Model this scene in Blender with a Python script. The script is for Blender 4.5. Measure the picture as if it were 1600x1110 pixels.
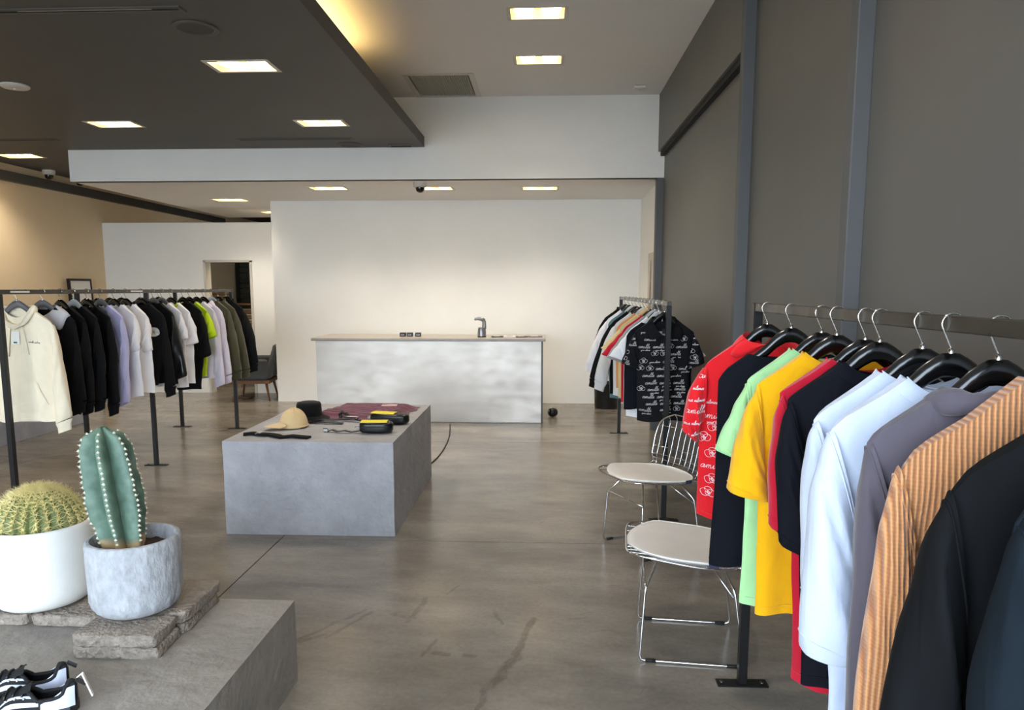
import bpy, math, random
from mathutils import Vector, Matrix
random.seed(7)
PI = math.pi
sin, cos = math.sin, math.cos
SC = bpy.context.scene
COL = SC.collection
for o in list(bpy.data.objects): bpy.data.objects.remove(o)

# ------------------------------------------------------------------ camera, world, lights, exposure
cam_d = bpy.data.cameras.new('camera'); cam = bpy.data.objects.new('camera', cam_d); COL.objects.link(cam)
cam_d.sensor_fit = 'HORIZONTAL'; cam_d.sensor_width = 36.0; cam_d.lens = 1150.0 / 1600.0 * 36.0
cam_d.shift_x = 0.0; cam_d.shift_y = 45.0 / 1600.0          # the picture was cropped at its lower edge
cam_d.clip_start = 0.05; cam_d.clip_end = 200
cam.location = (0, 0, 1.57)
cam.rotation_euler = (math.radians(90 - 7.3334), 0, math.radians(2.5679))
SC.camera = cam

w = bpy.data.worlds.new('world'); SC.world = w; w.use_nodes = True
wb = w.node_tree.nodes['Background']; wb.inputs[0].default_value = (0.74, 0.865, 1.0, 1); wb.inputs[1].default_value = 11.0

SC.view_settings.view_transform = 'Standard'
SC.view_settings.look = 'None'
SC.view_settings.gamma = 1.0
SC.view_settings.use_curve_mapping = False
SC.view_settings.exposure = 0.0

SPOT_W = 84.0         # each recessed twin lamp
SPOT_COL = (1.0, 0.90, 0.76)

# ------------------------------------------------------------------ helpers
def lin(c):
    r = []
    for v in c[:3]:
        v = v / 255.0
        r.append(v / 12.92 if v <= 0.04045 else ((v + 0.055) / 1.055) ** 2.4)
    return (r[0], r[1], r[2], 1.0)

MATS = {}
def mat(name, col, rough=0.6, metal=0.0, noise=None, bump=None, sheen=0.0, spec=0.5, coat=0.0, emit=None, rough_noise=None, stretch=None, alpha=None):
    """procedural principled material; noise=(scale, amount), bump=(scale, strength, distance)"""
    if name in MATS: return MATS[name]
    m = bpy.data.materials.new(name); m.use_nodes = True
    nt = m.node_tree; N = nt.nodes; L = nt.links
    b = N['Principled BSDF']
    c = lin(col)
    b.inputs['Base Color'].default_value = c
    b.inputs['Roughness'].default_value = rough
    b.inputs['Metallic'].default_value = metal
    b.inputs['Specular IOR Level'].default_value = spec
    if sheen:
        b.inputs['Sheen Weight'].default_value = sheen; b.inputs['Sheen Roughness'].default_value = 0.5
    if coat:
        b.inputs['Coat Weight'].default_value = coat; b.inputs['Coat Roughness'].default_value = 0.08
    if emit:
        b.inputs['Emission Color'].default_value = lin(emit[0]); b.inputs['Emission Strength'].default_value = emit[1]
    vec = None
    if noise or bump or rough_noise:
        tc = N.new('ShaderNodeTexCoord'); vec = tc.outputs['Object']
        if stretch:
            mp = N.new('ShaderNodeMapping'); mp.inputs['Scale'].default_value = stretch
            L.new(vec, mp.inputs['Vector']); vec = mp.outputs['Vector']
    if noise:
        n = N.new('ShaderNodeTexNoise'); n.inputs['Scale'].default_value = noise[0]; n.inputs['Detail'].default_value = 6; n.inputs['Roughness'].default_value = 0.62
        L.new(vec, n.inputs['Vector'])
        r = N.new('ShaderNodeValToRGB'); a = noise[1]
        r.color_ramp.elements[0].position = 0.3; r.color_ramp.elements[1].position = 0.7
        r.color_ramp.elements[0].color = tuple(max(0, x * (1 - a)) for x in c[:3]) + (1,)
        r.color_ramp.elements[1].color = tuple(min(1, x * (1 + a)) for x in c[:3]) + (1,)
        L.new(n.outputs['Fac'], r.inputs['Fac']); L.new(r.outputs['Color'], b.inputs['Base Color'])
    if rough_noise:
        n = N.new('ShaderNodeTexNoise'); n.inputs['Scale'].default_value = rough_noise[0]; n.inputs['Detail'].default_value = 5
        L.new(vec, n.inputs['Vector'])
        mr = N.new('ShaderNodeMapRange'); mr.inputs['From Min'].default_value = 0.3; mr.inputs['From Max'].default_value = 0.7
        mr.inputs['To Min'].default_value = rough_noise[1]; mr.inputs['To Max'].default_value = rough_noise[2]
        L.new(n.outputs['Fac'], mr.inputs['Value']); L.new(mr.outputs['Result'], b.inputs['Roughness'])
    if bump:
        n = N.new('ShaderNodeTexNoise'); n.inputs['Scale'].default_value = bump[0]; n.inputs['Detail'].default_value = 4
        L.new(vec, n.inputs['Vector'])
        bp = N.new('ShaderNodeBump'); bp.inputs['Strength'].default_value = bump[1]; bp.inputs['Distance'].default_value = bump[2]
        L.new(n.outputs['Fac'], bp.inputs['Height']); L.new(bp.outputs['Normal'], b.inputs['Normal'])
    MATS[name] = m
    return m

def fabric(name, col, rough=0.85, sheen=0.25, amt=0.05, fine=420):
    nm = 'fabric_' + name
    if nm in MATS: return MATS[nm]
    m = mat(nm, col, rough, noise=(7, amt), bump=(fine, 0.3, 0.0012), sheen=sheen, spec=0.2)
    N = m.node_tree.nodes; L = m.node_tree.links; b = N['Principled BSDF']
    fine_b = b.inputs['Normal'].links[0].from_node
    tc = N.new('ShaderNodeTexCoord'); mp = N.new('ShaderNodeMapping'); mp.inputs['Scale'].default_value = (1.0, 1.0, .38)
    L.new(tc.outputs['Object'], mp.inputs['Vector'])
    n = N.new('ShaderNodeTexNoise'); n.inputs['Scale'].default_value = 9; n.inputs['Detail'].default_value = 3; n.inputs['Distortion'].default_value = .8
    L.new(mp.outputs['Vector'], n.inputs['Vector'])
    bp = N.new('ShaderNodeBump'); bp.inputs['Strength'].default_value = .55; bp.inputs['Distance'].default_value = .022
    L.new(n.outputs['Fac'], bp.inputs['Height']); L.new(bp.outputs['Normal'], fine_b.inputs['Normal'])
    return m

class MB:
    """collects primitives into one mesh"""
    def __init__(s): s.v = []; s.f = []
    def add(s, vs, fs):
        o = len(s.v); s.v += [tuple(p) for p in vs]; s.f += [tuple(i + o for i in f) for f in fs]; return s
    def box(s, x0, x1, y0, y1, z0, z1, M=None, bev=0.0):
        if bev > 0:
            b = min(bev, (x1 - x0) * .45, (y1 - y0) * .45, (z1 - z0) * .45)
            # chamfered box: 24 verts
            vs = []; idx = {}
            for i, x in enumerate((x0, x1)):
                for j, y in enumerate((y0, y1)):
                    for k, z in enumerate((z0, z1)):
                        sx = b if i == 0 else -b; sy = b if j == 0 else -b; sz = b if k == 0 else -b
                        idx[i, j, k, 0] = len(vs); vs.append((x, y + sy, z + sz))
                        idx[i, j, k, 1] = len(vs); vs.append((x + sx, y, z + sz))
                        idx[i, j, k, 2] = len(vs); vs.append((x + sx, y + sy, z))
            fs = []
            I = lambda i, j, k, a: idx[i, j, k, a]
            for i in (0, 1):
                q = [I(i, 0, 0, 0), I(i, 1, 0, 0), I(i, 1, 1, 0), I(i, 0, 1, 0)]; fs.append(q if i else q[::-1])
                q = [I(0, i, 0, 1), I(0, i, 1, 1), I(1, i, 1, 1), I(1, i, 0, 1)]; fs.append(q if i else q[::-1])
                q = [I(0, 0, i, 2), I(1, 0, i, 2), I(1, 1, i, 2), I(0, 1, i, 2)]; fs.append(q if i else q[::-1])
            for j in (0, 1):
                for k in (0, 1):
                    q = [I(0, j, k, 1), I(1, j, k, 1), I(1, j, k, 2), I(0, j, k, 2)]; fs.append(q if (j == k) == (j == 1) and False else (q if (j == 0) == (k == 1) else q[::-1]))
            for i in (0, 1):
                for k in (0, 1):
                    q = [I(i, 0, k, 0), I(i, 1, k, 0), I(i, 1, k, 2), I(i, 0, k, 2)]; fs.append(q if (i == 1) == (k == 1) else q[::-1])
            for i in (0, 1):
                for j in (0, 1):
                    q = [I(i, j, 0, 0), I(i, j, 1, 0), I(i, j, 1, 1), I(i, j, 0, 1)]; fs.append(q if (i == 0) == (j == 0) else q[::-1])
            for i in (0, 1):
                for j in (0, 1):
                    for k in (0, 1):
                        q = [I(i, j, k, 0), I(i, j, k, 1), I(i, j, k, 2)]; fs.append(q if (i + j + k) % 2 else q[::-1])
        else:
            vs = [(x, y, z) for z in (z0, z1) for y in (y0, y1) for x in (x0, x1)]
            fs = [(0, 2, 3, 1), (4, 5, 7, 6), (0, 1, 5, 4), (2, 6, 7, 3), (0, 4, 6, 2), (1, 3, 7, 5)]
        if M is not None: vs = [M @ Vector(p) for p in vs]
        return s.add(vs, fs)
    def tube(s, path, r, n=8, cap=True, closed=False):
        P = [Vector(p) for p in path]; m = len(P)
        R = r if isinstance(r, (list, tuple)) else [r] * m
        vs = []; fs = []; up = None
        for i, p in enumerate(P):
            if closed: d = P[(i + 1) % m] - P[i - 1]
            else: d = P[min(i + 1, m - 1)] - P[max(i - 1, 0)]
            d.normalize()
            if up is None:
                up = Vector((0, 0, 1)) if abs(d.z) < 0.9 else Vector((1, 0, 0))
            a = d.cross(up); 
            if a.length < 1e-6: a = d.orthogonal()
            a.normalize(); up = a.cross(d)
            for k in range(n):
                t = 2 * PI * k / n
                vs.append(p + (a * cos(t) + up * sin(t)) * R[i])
        rings = m if closed else m - 1
        for i in range(rings):
            i2 = (i + 1) % m
            for k in range(n):
                k2 = (k + 1) % n
                fs.append((i * n + k, i * n + k2, i2 * n + k2, i2 * n + k))
        if cap and not closed:
            fs.append(tuple(range(n - 1, -1, -1))); fs.append(tuple((m - 1) * n + k for k in range(n)))
        return s.add(vs, fs)
    def lathe(s, prof, n=32, c=(0, 0, 0), sq=1.0):
        vs = []; fs = []
        for (r, z) in prof:
            for k in range(n):
                t = 2 * PI * k / n; vs.append((c[0] + r * cos(t), c[1] + r * sin(t) * sq, c[2] + z))
        for i in range(len(prof) - 1):
            for k in range(n):
                k2 = (k + 1) % n
                fs.append((i * n + k, i * n + k2, (i + 1) * n + k2, (i + 1) * n + k))
        return s.add(vs, fs)
    def grid(s, fn, nu, nv, flip=False, wrapu=False):
        vs = [fn(i / (nu if wrapu else nu - 1), j / (nv - 1)) for j in range(nv) for i in range(nu)]
        fs = []
        for j in range(nv - 1):
            for i in range(nu if wrapu else nu - 1):
                i2 = (i + 1) % nu
                q = (j * nu + i, j * nu + i2, (j + 1) * nu + i2, (j + 1) * nu + i)
                fs.append(q[::-1] if flip else q)
        return s.add(vs, fs)
    def xf(s, M): s.v = [tuple(M @ Vector(p)) for p in s.v]; return s
    def mesh(s, name, m, smooth=True):
        me = bpy.data.meshes.new(name); me.from_pydata(s.v, [], s.f); me.update()
        if m: me.materials.append(m)
        if smooth: me.polygons.foreach_set('use_smooth', [True] * len(me.polygons))
        return me
    def build(s, name, m, parent=None, smooth=False, sharp=None):
        me = s.mesh(name, m, smooth)
        if sharp is not None and smooth: me.set_sharp_from_angle(angle=math.radians(sharp))
        o = bpy.data.objects.new(name, me); COL.objects.link(o)
        if parent is not None: o.parent = parent
        return o

def thing(name, label, cat, loc=(0, 0, 0), rotz=0.0, group=None):
    o = bpy.data.objects.new(name, None); COL.objects.link(o)
    o.empty_display_size = 0.05
    o.location = loc; o.rotation_euler = (0, 0, rotz); o['label'] = label; o['category'] = cat
    if group: o['group'] = group
    return o
def tag(o, label, cat, group=None):
    o['label'] = label; o['category'] = cat
    if group: o['group'] = group
    return o
def struct(o): o['kind'] = 'structure'; return o
def wob(x, y, z, f=1.0):
    return (sin(x * 5.1 * f + 1.3) * cos(y * 4.3 * f + .7) + sin(z * 6.7 * f + x * 3.1 * f) * .6 + sin((x + y + z) * 11.3 * f) * .3) * .5

# ------------------------------------------------------------------ materials
M_white = mat('white_plaster', (244, 242, 236), 0.75, noise=(1.4, .025), bump=(60, .08, .002))
M_cream = mat('cream_plaster', (234, 210, 172), 0.8, noise=(1.2, .03), bump=(60, .08, .002))
M_ceil = mat('ceiling_plaster', (232, 229, 225), 0.8, noise=(1.5, .02), bump=(70, .06, .002))
M_dark_ceil = mat('dark_ceiling_paint', (80, 76, 71), 0.6, noise=(2.2, .06), bump=(50, .08, .002))
M_grey_wall = mat('charcoal_wall_paint', (101, 99, 95), 0.5, noise=(1.6, .05), bump=(90, .1, .0015))
M_grey_trim = mat('charcoal_trim_paint', (92, 93, 94), 0.6, noise=(3, .04), bump=(40, .05, .001))
M_gap = mat('dark_recess', (24, 24, 24), 0.8, noise=(4, .1))
M_black_metal = mat('black_powder_coat', (22, 22, 23), 0.4, 0.2, noise=(9, .15), bump=(220, .08, .0006))
M_rail = mat('bare_dark_steel', (88, 84, 78), 0.34, 0.85, noise=(14, .15), rough_noise=(18, .26, .45))
M_chrome = mat('polished_chrome', (225, 226, 228), 0.12, 1.0, noise=(6, .02))
M_hook = mat('hanger_hook_steel', (205, 203, 198), 0.22, 1.0, noise=(20, .04))
M_hanger = mat('black_gloss_hanger', (10, 10, 11), 0.22, noise=(10, .1), coat=0.4)
M_hanger_grey = mat('grey_hanger', (96, 97, 100), 0.3, noise=(10, .06))
M_hanger_wood = mat('pale_wood_hanger', (206, 170, 112), 0.45, noise=(30, .12), stretch=(1, 1, 6))
M_hanger_white = mat('silver_grey_hanger', (170, 175, 178), 0.3, noise=(10, .05))
M_plastic_black = mat('black_plastic', (13, 13, 15), 0.4, noise=(12, .1))
M_rubber = mat('black_rubber', (22, 22, 22), 0.7, noise=(12, .1))
M_pod = mat('trowelled_concrete', (157, 157, 161), 0.62, noise=(4.5, .16), bump=(24, .7, .012), rough_noise=(6, .5, .75))
M_pod2 = mat('trowelled_concrete_warm', (148, 142, 135), 0.6, noise=(3.4, .18), bump=(20, .7, .012), rough_noise=(6, .45, .7))
M_counter_top = mat('counter_top_concrete', (156, 148, 138), 0.35, noise=(7, .12), bump=(40, .1, .002))
M_bulb = mat('lamp_bulb_glow', (255, 244, 220), 0.4, emit=((255, 232, 190), 13.0))
M_reflector = mat('lamp_reflector', (232, 212, 168), 0.4, 0.2, noise=(8, .05))
M_frame_white = mat('white_metal_frame', (208, 202, 190), 0.45, noise=(9, .03))
M_wood = mat('brown_wood', (120, 78, 48), 0.5, noise=(6, .25), stretch=(1, 8, 8))
M_paper = mat('white_paper', (236, 234, 228), 0.7, noise=(20, .02))
M_white_print = mat('white_print', (226, 224, 222), 0.8, noise=(40, .05))
M_soil = mat('dark_soil', (58, 42, 36), 0.95, noise=(60, .5), bump=(90, 1.0, .01))

def metal_sheet():
    m = bpy.data.materials.new('brushed_sheet_metal'); m.use_nodes = True
    N = m.node_tree.nodes; L = m.node_tree.links; b = N['Principled BSDF']
    tc = N.new('ShaderNodeTexCoord')
    n1 = N.new('ShaderNodeTexNoise'); n1.inputs['Scale'].default_value = 1.6; n1.inputs['Detail'].default_value = 5
    mp = N.new('ShaderNodeMapping'); mp.inputs['Scale'].default_value = (1.0, 1.0, 2.4)
    L.new(tc.outputs['Object'], mp.inputs['Vector']); L.new(mp.outputs['Vector'], n1.inputs['Vector'])
    r = N.new('ShaderNodeValToRGB')
    r.color_ramp.elements[0].position = .3; r.color_ramp.elements[0].color = lin((196, 189, 181))
    r.color_ramp.elements[1].position = .7; r.color_ramp.elements[1].color = lin((216, 209, 200))
    L.new(n1.outputs['Fac'], r.inputs['Fac']); L.new(r.outputs['Color'], b.inputs['Base Color'])
    n2 = N.new('ShaderNodeTexNoise'); n2.inputs['Scale'].default_value = 5; n2.inputs['Detail'].default_value = 8
    L.new(mp.outputs['Vector'], n2.inputs['Vector'])
    mr = N.new('ShaderNodeMapRange'); mr.inputs['To Min'].default_value = .36; mr.inputs['To Max'].default_value = .6
    L.new(n2.outputs['Fac'], mr.inputs['Value']); L.new(mr.outputs['Result'], b.inputs['Roughness'])
    b.inputs['Metallic'].default_value = 0.7
    bp = N.new('ShaderNodeBump'); bp.inputs['Strength'].default_value = .14; bp.inputs['Distance'].default_value = .01
    L.new(n1.outputs['Fac'], bp.inputs['Height']); L.new(bp.outputs['Normal'], b.inputs['Normal'])
    return m
M_sheet = metal_sheet()

def floor_mat():
    m = bpy.data.materials.new('polished_concrete_floor'); m.use_nodes = True
    nt = m.node_tree; N = nt.nodes; L = nt.links; b = N['Principled BSDF']
    tc = N.new('ShaderNodeTexCoord'); V = tc.outputs['Object']
    def noise(scale, det, rough=.6, st=None, rot=0, dist=0):
        mr_ = N.new('ShaderNodeMapping'); L.new(V, mr_.inputs['Vector']); mr_.inputs['Rotation'].default_value = (0, 0, rot)
        mp = N.new('ShaderNodeMapping'); L.new(mr_.outputs['Vector'], mp.inputs['Vector'])
        if st: mp.inputs['Scale'].default_value = st
        n = N.new('ShaderNodeTexNoise'); n.inputs['Scale'].default_value = scale; n.inputs['Detail'].default_value = det
        n.inputs['Roughness'].default_value = rough; n.inputs['Distortion'].default_value = dist
        L.new(mp.outputs['Vector'], n.inputs['Vector']); return n.outputs['Fac']
    def ramp(src, p0, c0, p1, c1):
        r = N.new('ShaderNodeValToRGB'); e = r.color_ramp.elements
        e[0].position = p0; e[0].color = c0; e[1].position = p1; e[1].color = c1
        L.new(src, r.inputs['Fac']); return r.outputs['Color']
    def mix(fac, a, c, mode='MIX'):
        x = N.new('ShaderNodeMixRGB'); x.blend_type = mode
        for s, v in ((0, fac), (1, a), (2, c)):
            if hasattr(v, 'links') or hasattr(v, 'is_linked'): L.new(v, x.inputs[s])
            else: x.inputs[s].default_value = v
        return x.outputs[0]
    base = ramp(noise(.9, 6, .6, (1, 2.2, 1)), .3, lin((112, 106, 98)), .72, lin((154, 147, 137)))
    clouds = ramp(noise(3.4, 8, .7, (.7, 1.6, 1), .2), .33, (.78, .77, .75, 1), .7, (1.08, 1.07, 1.06, 1))
    c = mix(1.0, base, clouds, 'MULTIPLY')
    grain = ramp(noise(45, 6, .7), .35, (.9, .9, .9, 1), .65, (1.07, 1.07, 1.07, 1))
    c = mix(1.0, c, grain, 'MULTIPLY')
    # fine scratches in a few directions, broken up into patches
    for rot, st, p in ((.5, (60, 2.2, 1), .66), (-.7, (50, 2.0, 1), .67), (1.35, (46, 1.4, 1), .66)):
        sc = ramp(noise(2.0, 3, .5, st, rot), p, (0, 0, 0, 1), p + .06, (1, 1, 1, 1))
        msk = ramp(noise(1.3, 3, .5, None, rot * 3), .5, (0, 0, 0, 1), .66, (1, 1, 1, 1))
        f = mix(1.0, sc, msk, 'MULTIPLY')
        c = mix(mix(1.0, f, (.62, .62, .62, 1), 'MULTIPLY'), c, lin((84, 77, 70)))
    # dragged dark scuffs with a shape of their own: (x0,y0,x1,y1,half width,strength)
    segs = [(-.05, 3.36, -.12, 2.98, .022, .55), (-.12, 2.98, -.22, 2.72, .03, .6), (-.22, 2.72, -.25, 2.55, .014, .55),
            (-.88, 3.42, -1.12, 3.08, .016, .4), (-.84, 3.40, -.98, 3.12, .014, .38), (-1.0, 3.15, -1.13, 3.06, .02, .4),
            (-.60, 3.58, -.64, 3.30, .02, .35), (-.72, 3.38, -.62, 3.34, .03, .3), (-.48, 3.12, -.52, 2.98, .012, .42),
            (-.47, 3.0, -.42, 2.99, .022, .5), (-.34, 2.99, -.3, 2.985, .018, .45), (-.5, 3.62, -.46, 3.75, .008, .4),
            (-1.35, 3.72, -1.05, 3.70, .035, .3), (-.24, 3.45, -.2, 3.3, .012, .3), (-.9, 2.45, -.78, 2.5, .01, .35)]
    wobn = N.new('ShaderNodeTexNoise'); wobn.inputs['Scale'].default_value = 9; wobn.inputs['Detail'].default_value = 5
    L.new(V, wobn.inputs['Vector'])
    off = N.new('ShaderNodeVectorMath'); off.operation = 'SCALE'; off.inputs['Scale'].default_value = .05
    sub = N.new('ShaderNodeVectorMath'); sub.operation = 'SUBTRACT'; sub.inputs[1].default_value = (.5, .5, .5)
    L.new(wobn.outputs['Color'], sub.inputs[0]); L.new(sub.outputs[0], off.inputs[0])
    ad = N.new('ShaderNodeVectorMath'); ad.operation = 'ADD'; L.new(V, ad.inputs[0]); L.new(off.outputs[0], ad.inputs[1])
    sep = N.new('ShaderNodeSeparateXYZ'); L.new(ad.outputs[0], sep.inputs[0])
    def mth(op, a, b_=None, c_=None, clamp=False):
        x = N.new('ShaderNodeMath'); x.operation = op; x.use_clamp = clamp
        for i, v in enumerate((a, b_, c_)):
            if v is None: continue
            if isinstance(v, (int, float)): x.inputs[i].default_value = v
            else: L.new(v, x.inputs[i])
        return x.outputs[0]
    streak = noise(20, 8, .75, (1, .35, 1), .35)
    tot = None
    for (x0, y0, x1, y1, hw, st) in segs:
        dx, dy = x1 - x0, y1 - y0; l2 = dx * dx + dy * dy
        px = mth('SUBTRACT', sep.outputs[0], x0); py = mth('SUBTRACT', sep.outputs[1], y0)
        t = mth('MULTIPLY', px, dx / l2); t = mth('MULTIPLY_ADD', py, dy / l2, t); t = mth('MAXIMUM', mth('MINIMUM', t, 1.0), 0.0)
        ex = mth('SUBTRACT', px, mth('MULTIPLY', t, dx)); ey = mth('SUBTRACT', py, mth('MULTIPLY', t, dy))
        d = mth('SQRT', mth('ADD', mth('MULTIPLY', ex, ex), mth('MULTIPLY', ey, ey)))
        k = mth('MULTIPLY', mth('SUBTRACT', 1.0, mth('MULTIPLY', d, 1 / hw), clamp=True), st * 1.9)
        k = mth('MINIMUM', k, st)
        tot = k if tot is None else mth('MAXIMUM', tot, k)
    tot = mth('MULTIPLY', tot, mth('MULTIPLY_ADD', streak, 5.0, -1.7, clamp=True), clamp=True)
    c = mix(tot, c, lin((66, 59, 52)))
    L.new(c, b.inputs['Base Color'])
    mr = N.new('ShaderNodeMapRange'); mr.inputs['From Min'].default_value = .3; mr.inputs['From Max'].default_value = .7
    mr.inputs['To Min'].default_value = .19; mr.inputs['To Max'].default_value = .262
    L.new(noise(2.6, 6, .65), mr.inputs['Value']); L.new(mr.outputs['Result'], b.inputs['Roughness'])
    bp = N.new('ShaderNodeBump'); bp.inputs['Strength'].default_value = .12; bp.inputs['Distance'].default_value = .004
    L.new(noise(30, 5, .6), bp.inputs['Height']); L.new(bp.outputs['Normal'], b.inputs['Normal'])
    b.inputs['Specular IOR Level'].default_value = .5
    return m
M_floor = floor_mat()

# ------------------------------------------------------------------ SETTING
XW, XR, YB, YF = -6.62, 1.27, 10.1, -1.6      # left wall, right wall, back wall, shop front
Z_UP, Z_SOF, Z_LOW = 3.62, 3.10, 2.76
# floor: a dark bed with saw-cut slabs on it
fb = struct(MB().box(XW - .1, XR + .1, YF - .1, 17.3, -.12, -.02).build('floor', M_gap))
xs = [XW - .1, -4.75, -1.665, XR + .1]; ys = [YF - .1, 1.35, 4.43, 7.45, 10.5, 17.3]; g = .0035
for i in range(3):
    for j in range(5):
        MB().box(xs[i] + g, xs[i + 1] - g, ys[j] + g, ys[j + 1] - g, -.05, 0.0).build('slab', M_floor, fb)

def holed(x0, x1, y0, y1, z0, z1, holes):
    """a horizontal slab with rectangular openings"""
    X = sorted({x0, x1} | {h[0] for h in holes} | {h[1] for h in holes}); Y = sorted({y0, y1} | {h[2] for h in holes} | {h[3] for h in holes})
    b = MB(); cell = {}
    for i in range(len(X) - 1):
        for j in range(len(Y) - 1):
            cx, cy = (X[i] + X[i + 1]) / 2, (Y[j] + Y[j + 1]) / 2
            cell[i, j] = x0 <= cx <= x1 and y0 <= cy <= y1 and not any(h[0] < cx < h[1] and h[2] < cy < h[3] for h in holes)
    for (i, j), s in cell.items():
        if not s: continue
        a, c, d, e = X[i], X[i + 1], Y[j], Y[j + 1]
        b.add([(a, d, z0), (c, d, z0), (c, e, z0), (a, e, z0)], [(3, 2, 1, 0)])
        b.add([(a, d, z1), (c, d, z1), (c, e, z1), (a, e, z1)], [(0, 1, 2, 3)])
        for (di, dj, p, q) in ((-1, 0, (a, e), (a, d)), (1, 0, (c, d), (c, e)), (0, -1, (a, d), (c, d)), (0, 1, (c, e), (a, e))):
            if not cell.get((i + di, j + dj), False):
                b.add([(p[0], p[1], z0), (q[0], q[1], z0), (q[0], q[1], z1), (p[0], p[1], z1)], [(0, 1, 2, 3)])
    return b

LH, LW = .215, .125      # lamp half sizes
up_l = [(-.07, 5.82), (-.07, 6.95), (-.07, 2.6)]
sof_l = [(-2.10, 5.24), (-4.03, 6.96), (-2.08, 7.0), (-6.08, 8.52), (-4.03, 2.8)]
low_l = [(-2.58, 8.87), (-1.32, 8.93), (-.07, 8.97), (-4.24, 9.95), (-4.2, 11.55)]
hole = lambda l: [(x - LH, x + LH, y - LW, y + LW) for x, y in l]
VENT = (-1.36, -.73, 7.36, 8.16)
struct(holed(-3.6, XR + .1, YF - .2, 8.3, Z_UP, Z_UP + .12, hole(up_l) + [VENT]).build('ceiling', M_ceil))
sof = holed(XW - .1, -1.32, YF - .2, 8.2, Z_SOF, Z_SOF + .11, hole(sof_l[:3]) + [(sof_l[4][0] - LH, sof_l[4][0] + LH, sof_l[4][1] - LW, sof_l[4][1] + LW)])
struct(sof.build('ceiling_soffit', M_dark_ceil))
struct(holed(XW - .1, -5.3, 8.2, 17.3, Z_SOF, Z_SOF + .11, hole(sof_l[3:4])).build('ceiling_soffit_rear', M_dark_ceil))
struct(MB().box(-5.3, -3.75, 12.35, 17.3, Z_SOF, Z_SOF + .11).build('ceiling_storage', M_dark_ceil))
struct(holed(-5.3, XR + .1, 8.22, 12.35, Z_LOW, Z_LOW + .1, hole(low_l)).build('ceiling_lower', M_ceil))
# cove back wall that closes the space over the soffit
struct(MB().box(-3.7, -3.6, YF - .2, 8.3, Z_SOF + .11, Z_UP + .1).build('wall_cove', M_ceil))
# bulkhead (white drop) with its left return
struct(MB().box(-5.3, XR + .1, 8.2, 8.3, Z_LOW, Z_SOF).box(-3.7, XR + .1, 8.2, 8.3, Z_SOF, Z_UP + .1).box(-5.3, -5.22, 8.3, 12.35, Z_LOW + .1, Z_SOF).build('wall_bulkhead', M_white))
# walls
struct(MB().box(-3.75, XR + .1, YB, YB + .15, 0, Z_LOW + .05).box(-3.75, -3.6, YB + .15, 17.3, 0, Z_SOF + .05).build('wall_back', M_white))
struct(MB().box(XW - .15, XW, YF - .2, 17.3, 0, Z_SOF + .1).build('wall_left', M_cream))
struct(MB().box(XW, XW + .07, YF, 15.1, 2.885, 3.0, bev=.004).build('trim_1', M_dark_ceil))     # dark light-track beam along the left wall
struct(MB().box(XR, XR + .15, 8.6, 12.0, 0, Z_LOW + .1).build('wall_right_rear', M_white))
struct(MB().box(XR, XR + .15, YF - .2, 8.6, 0, Z_UP + .1).build('wall_right', M_grey_wall))
wr = bpy.data.objects['wall_right']
# right wall pieces: raised header over the recessed panel, fins, shadow gap
struct(MB().box(XR - .07, XR + .002, 4.84, 8.2, 3.03, Z_UP, bev=.002).build('wall_right_header', M_grey_wall))
struct(MB().box(XR - .045, XR + .002, 4.84, 8.2, 2.985, 3.03).build('header_shadow_strip', M_gap))  # solid dark strip, its colour stands for the shade under the header
struct(MB().box(XR - .07, XR + .002, 4.76, 4.84, 0, Z_UP, bev=.004).build('trim_3', M_grey_trim))
struct(MB().box(XR - .065, XR + .002, 3.06, 3.14, 0, Z_UP, bev=.004).build('trim_4', M_grey_trim))
struct(MB().box(XR - .075, XR + .002, 8.2, 8.32, 0, Z_LOW, bev=.004).box(XR - .03, XR + .002, 8.32, 8.6, 0, Z_LOW).build('trim_5', M_grey_trim))
struct(MB().box(XR - .012, XR + .002, YF, 3.06, 0, .07).box(XR - .012, XR + .002, 3.14, 4.76, 0, .07).box(XR - .012, XR + .002, 4.84, 8.2, 0, .07).build('baseboard_right', M_grey_trim))
# white partition with a door opening
dx0, dx1, dz = -5.09, -4.38, 1.99
struct(MB().box(XW, dx0, 10.92, 11.05, 0, 2.55).box(dx1, -3.75, 10.92, 11.05, 0, 2.55).box(dx0, dx1, 10.92, 11.05, dz, 2.55).build('wall_partition', M_white))
t_ = .022
struct(MB().box(dx0 - .012, dx0 + t_, 10.9, 11.07, 0, dz).box(dx1 - t_, dx1 + .012, 10.9, 11.07, 0, dz).box(dx0 - .012, dx1 + .012, 10.9, 11.07, dz - t_, dz + .012).build('door_1', M_frame_white))
struct(MB().box(XW, -3.75, 17.1, 17.25, 0, Z_SOF).build('wall_storage', M_dark_ceil))
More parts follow.
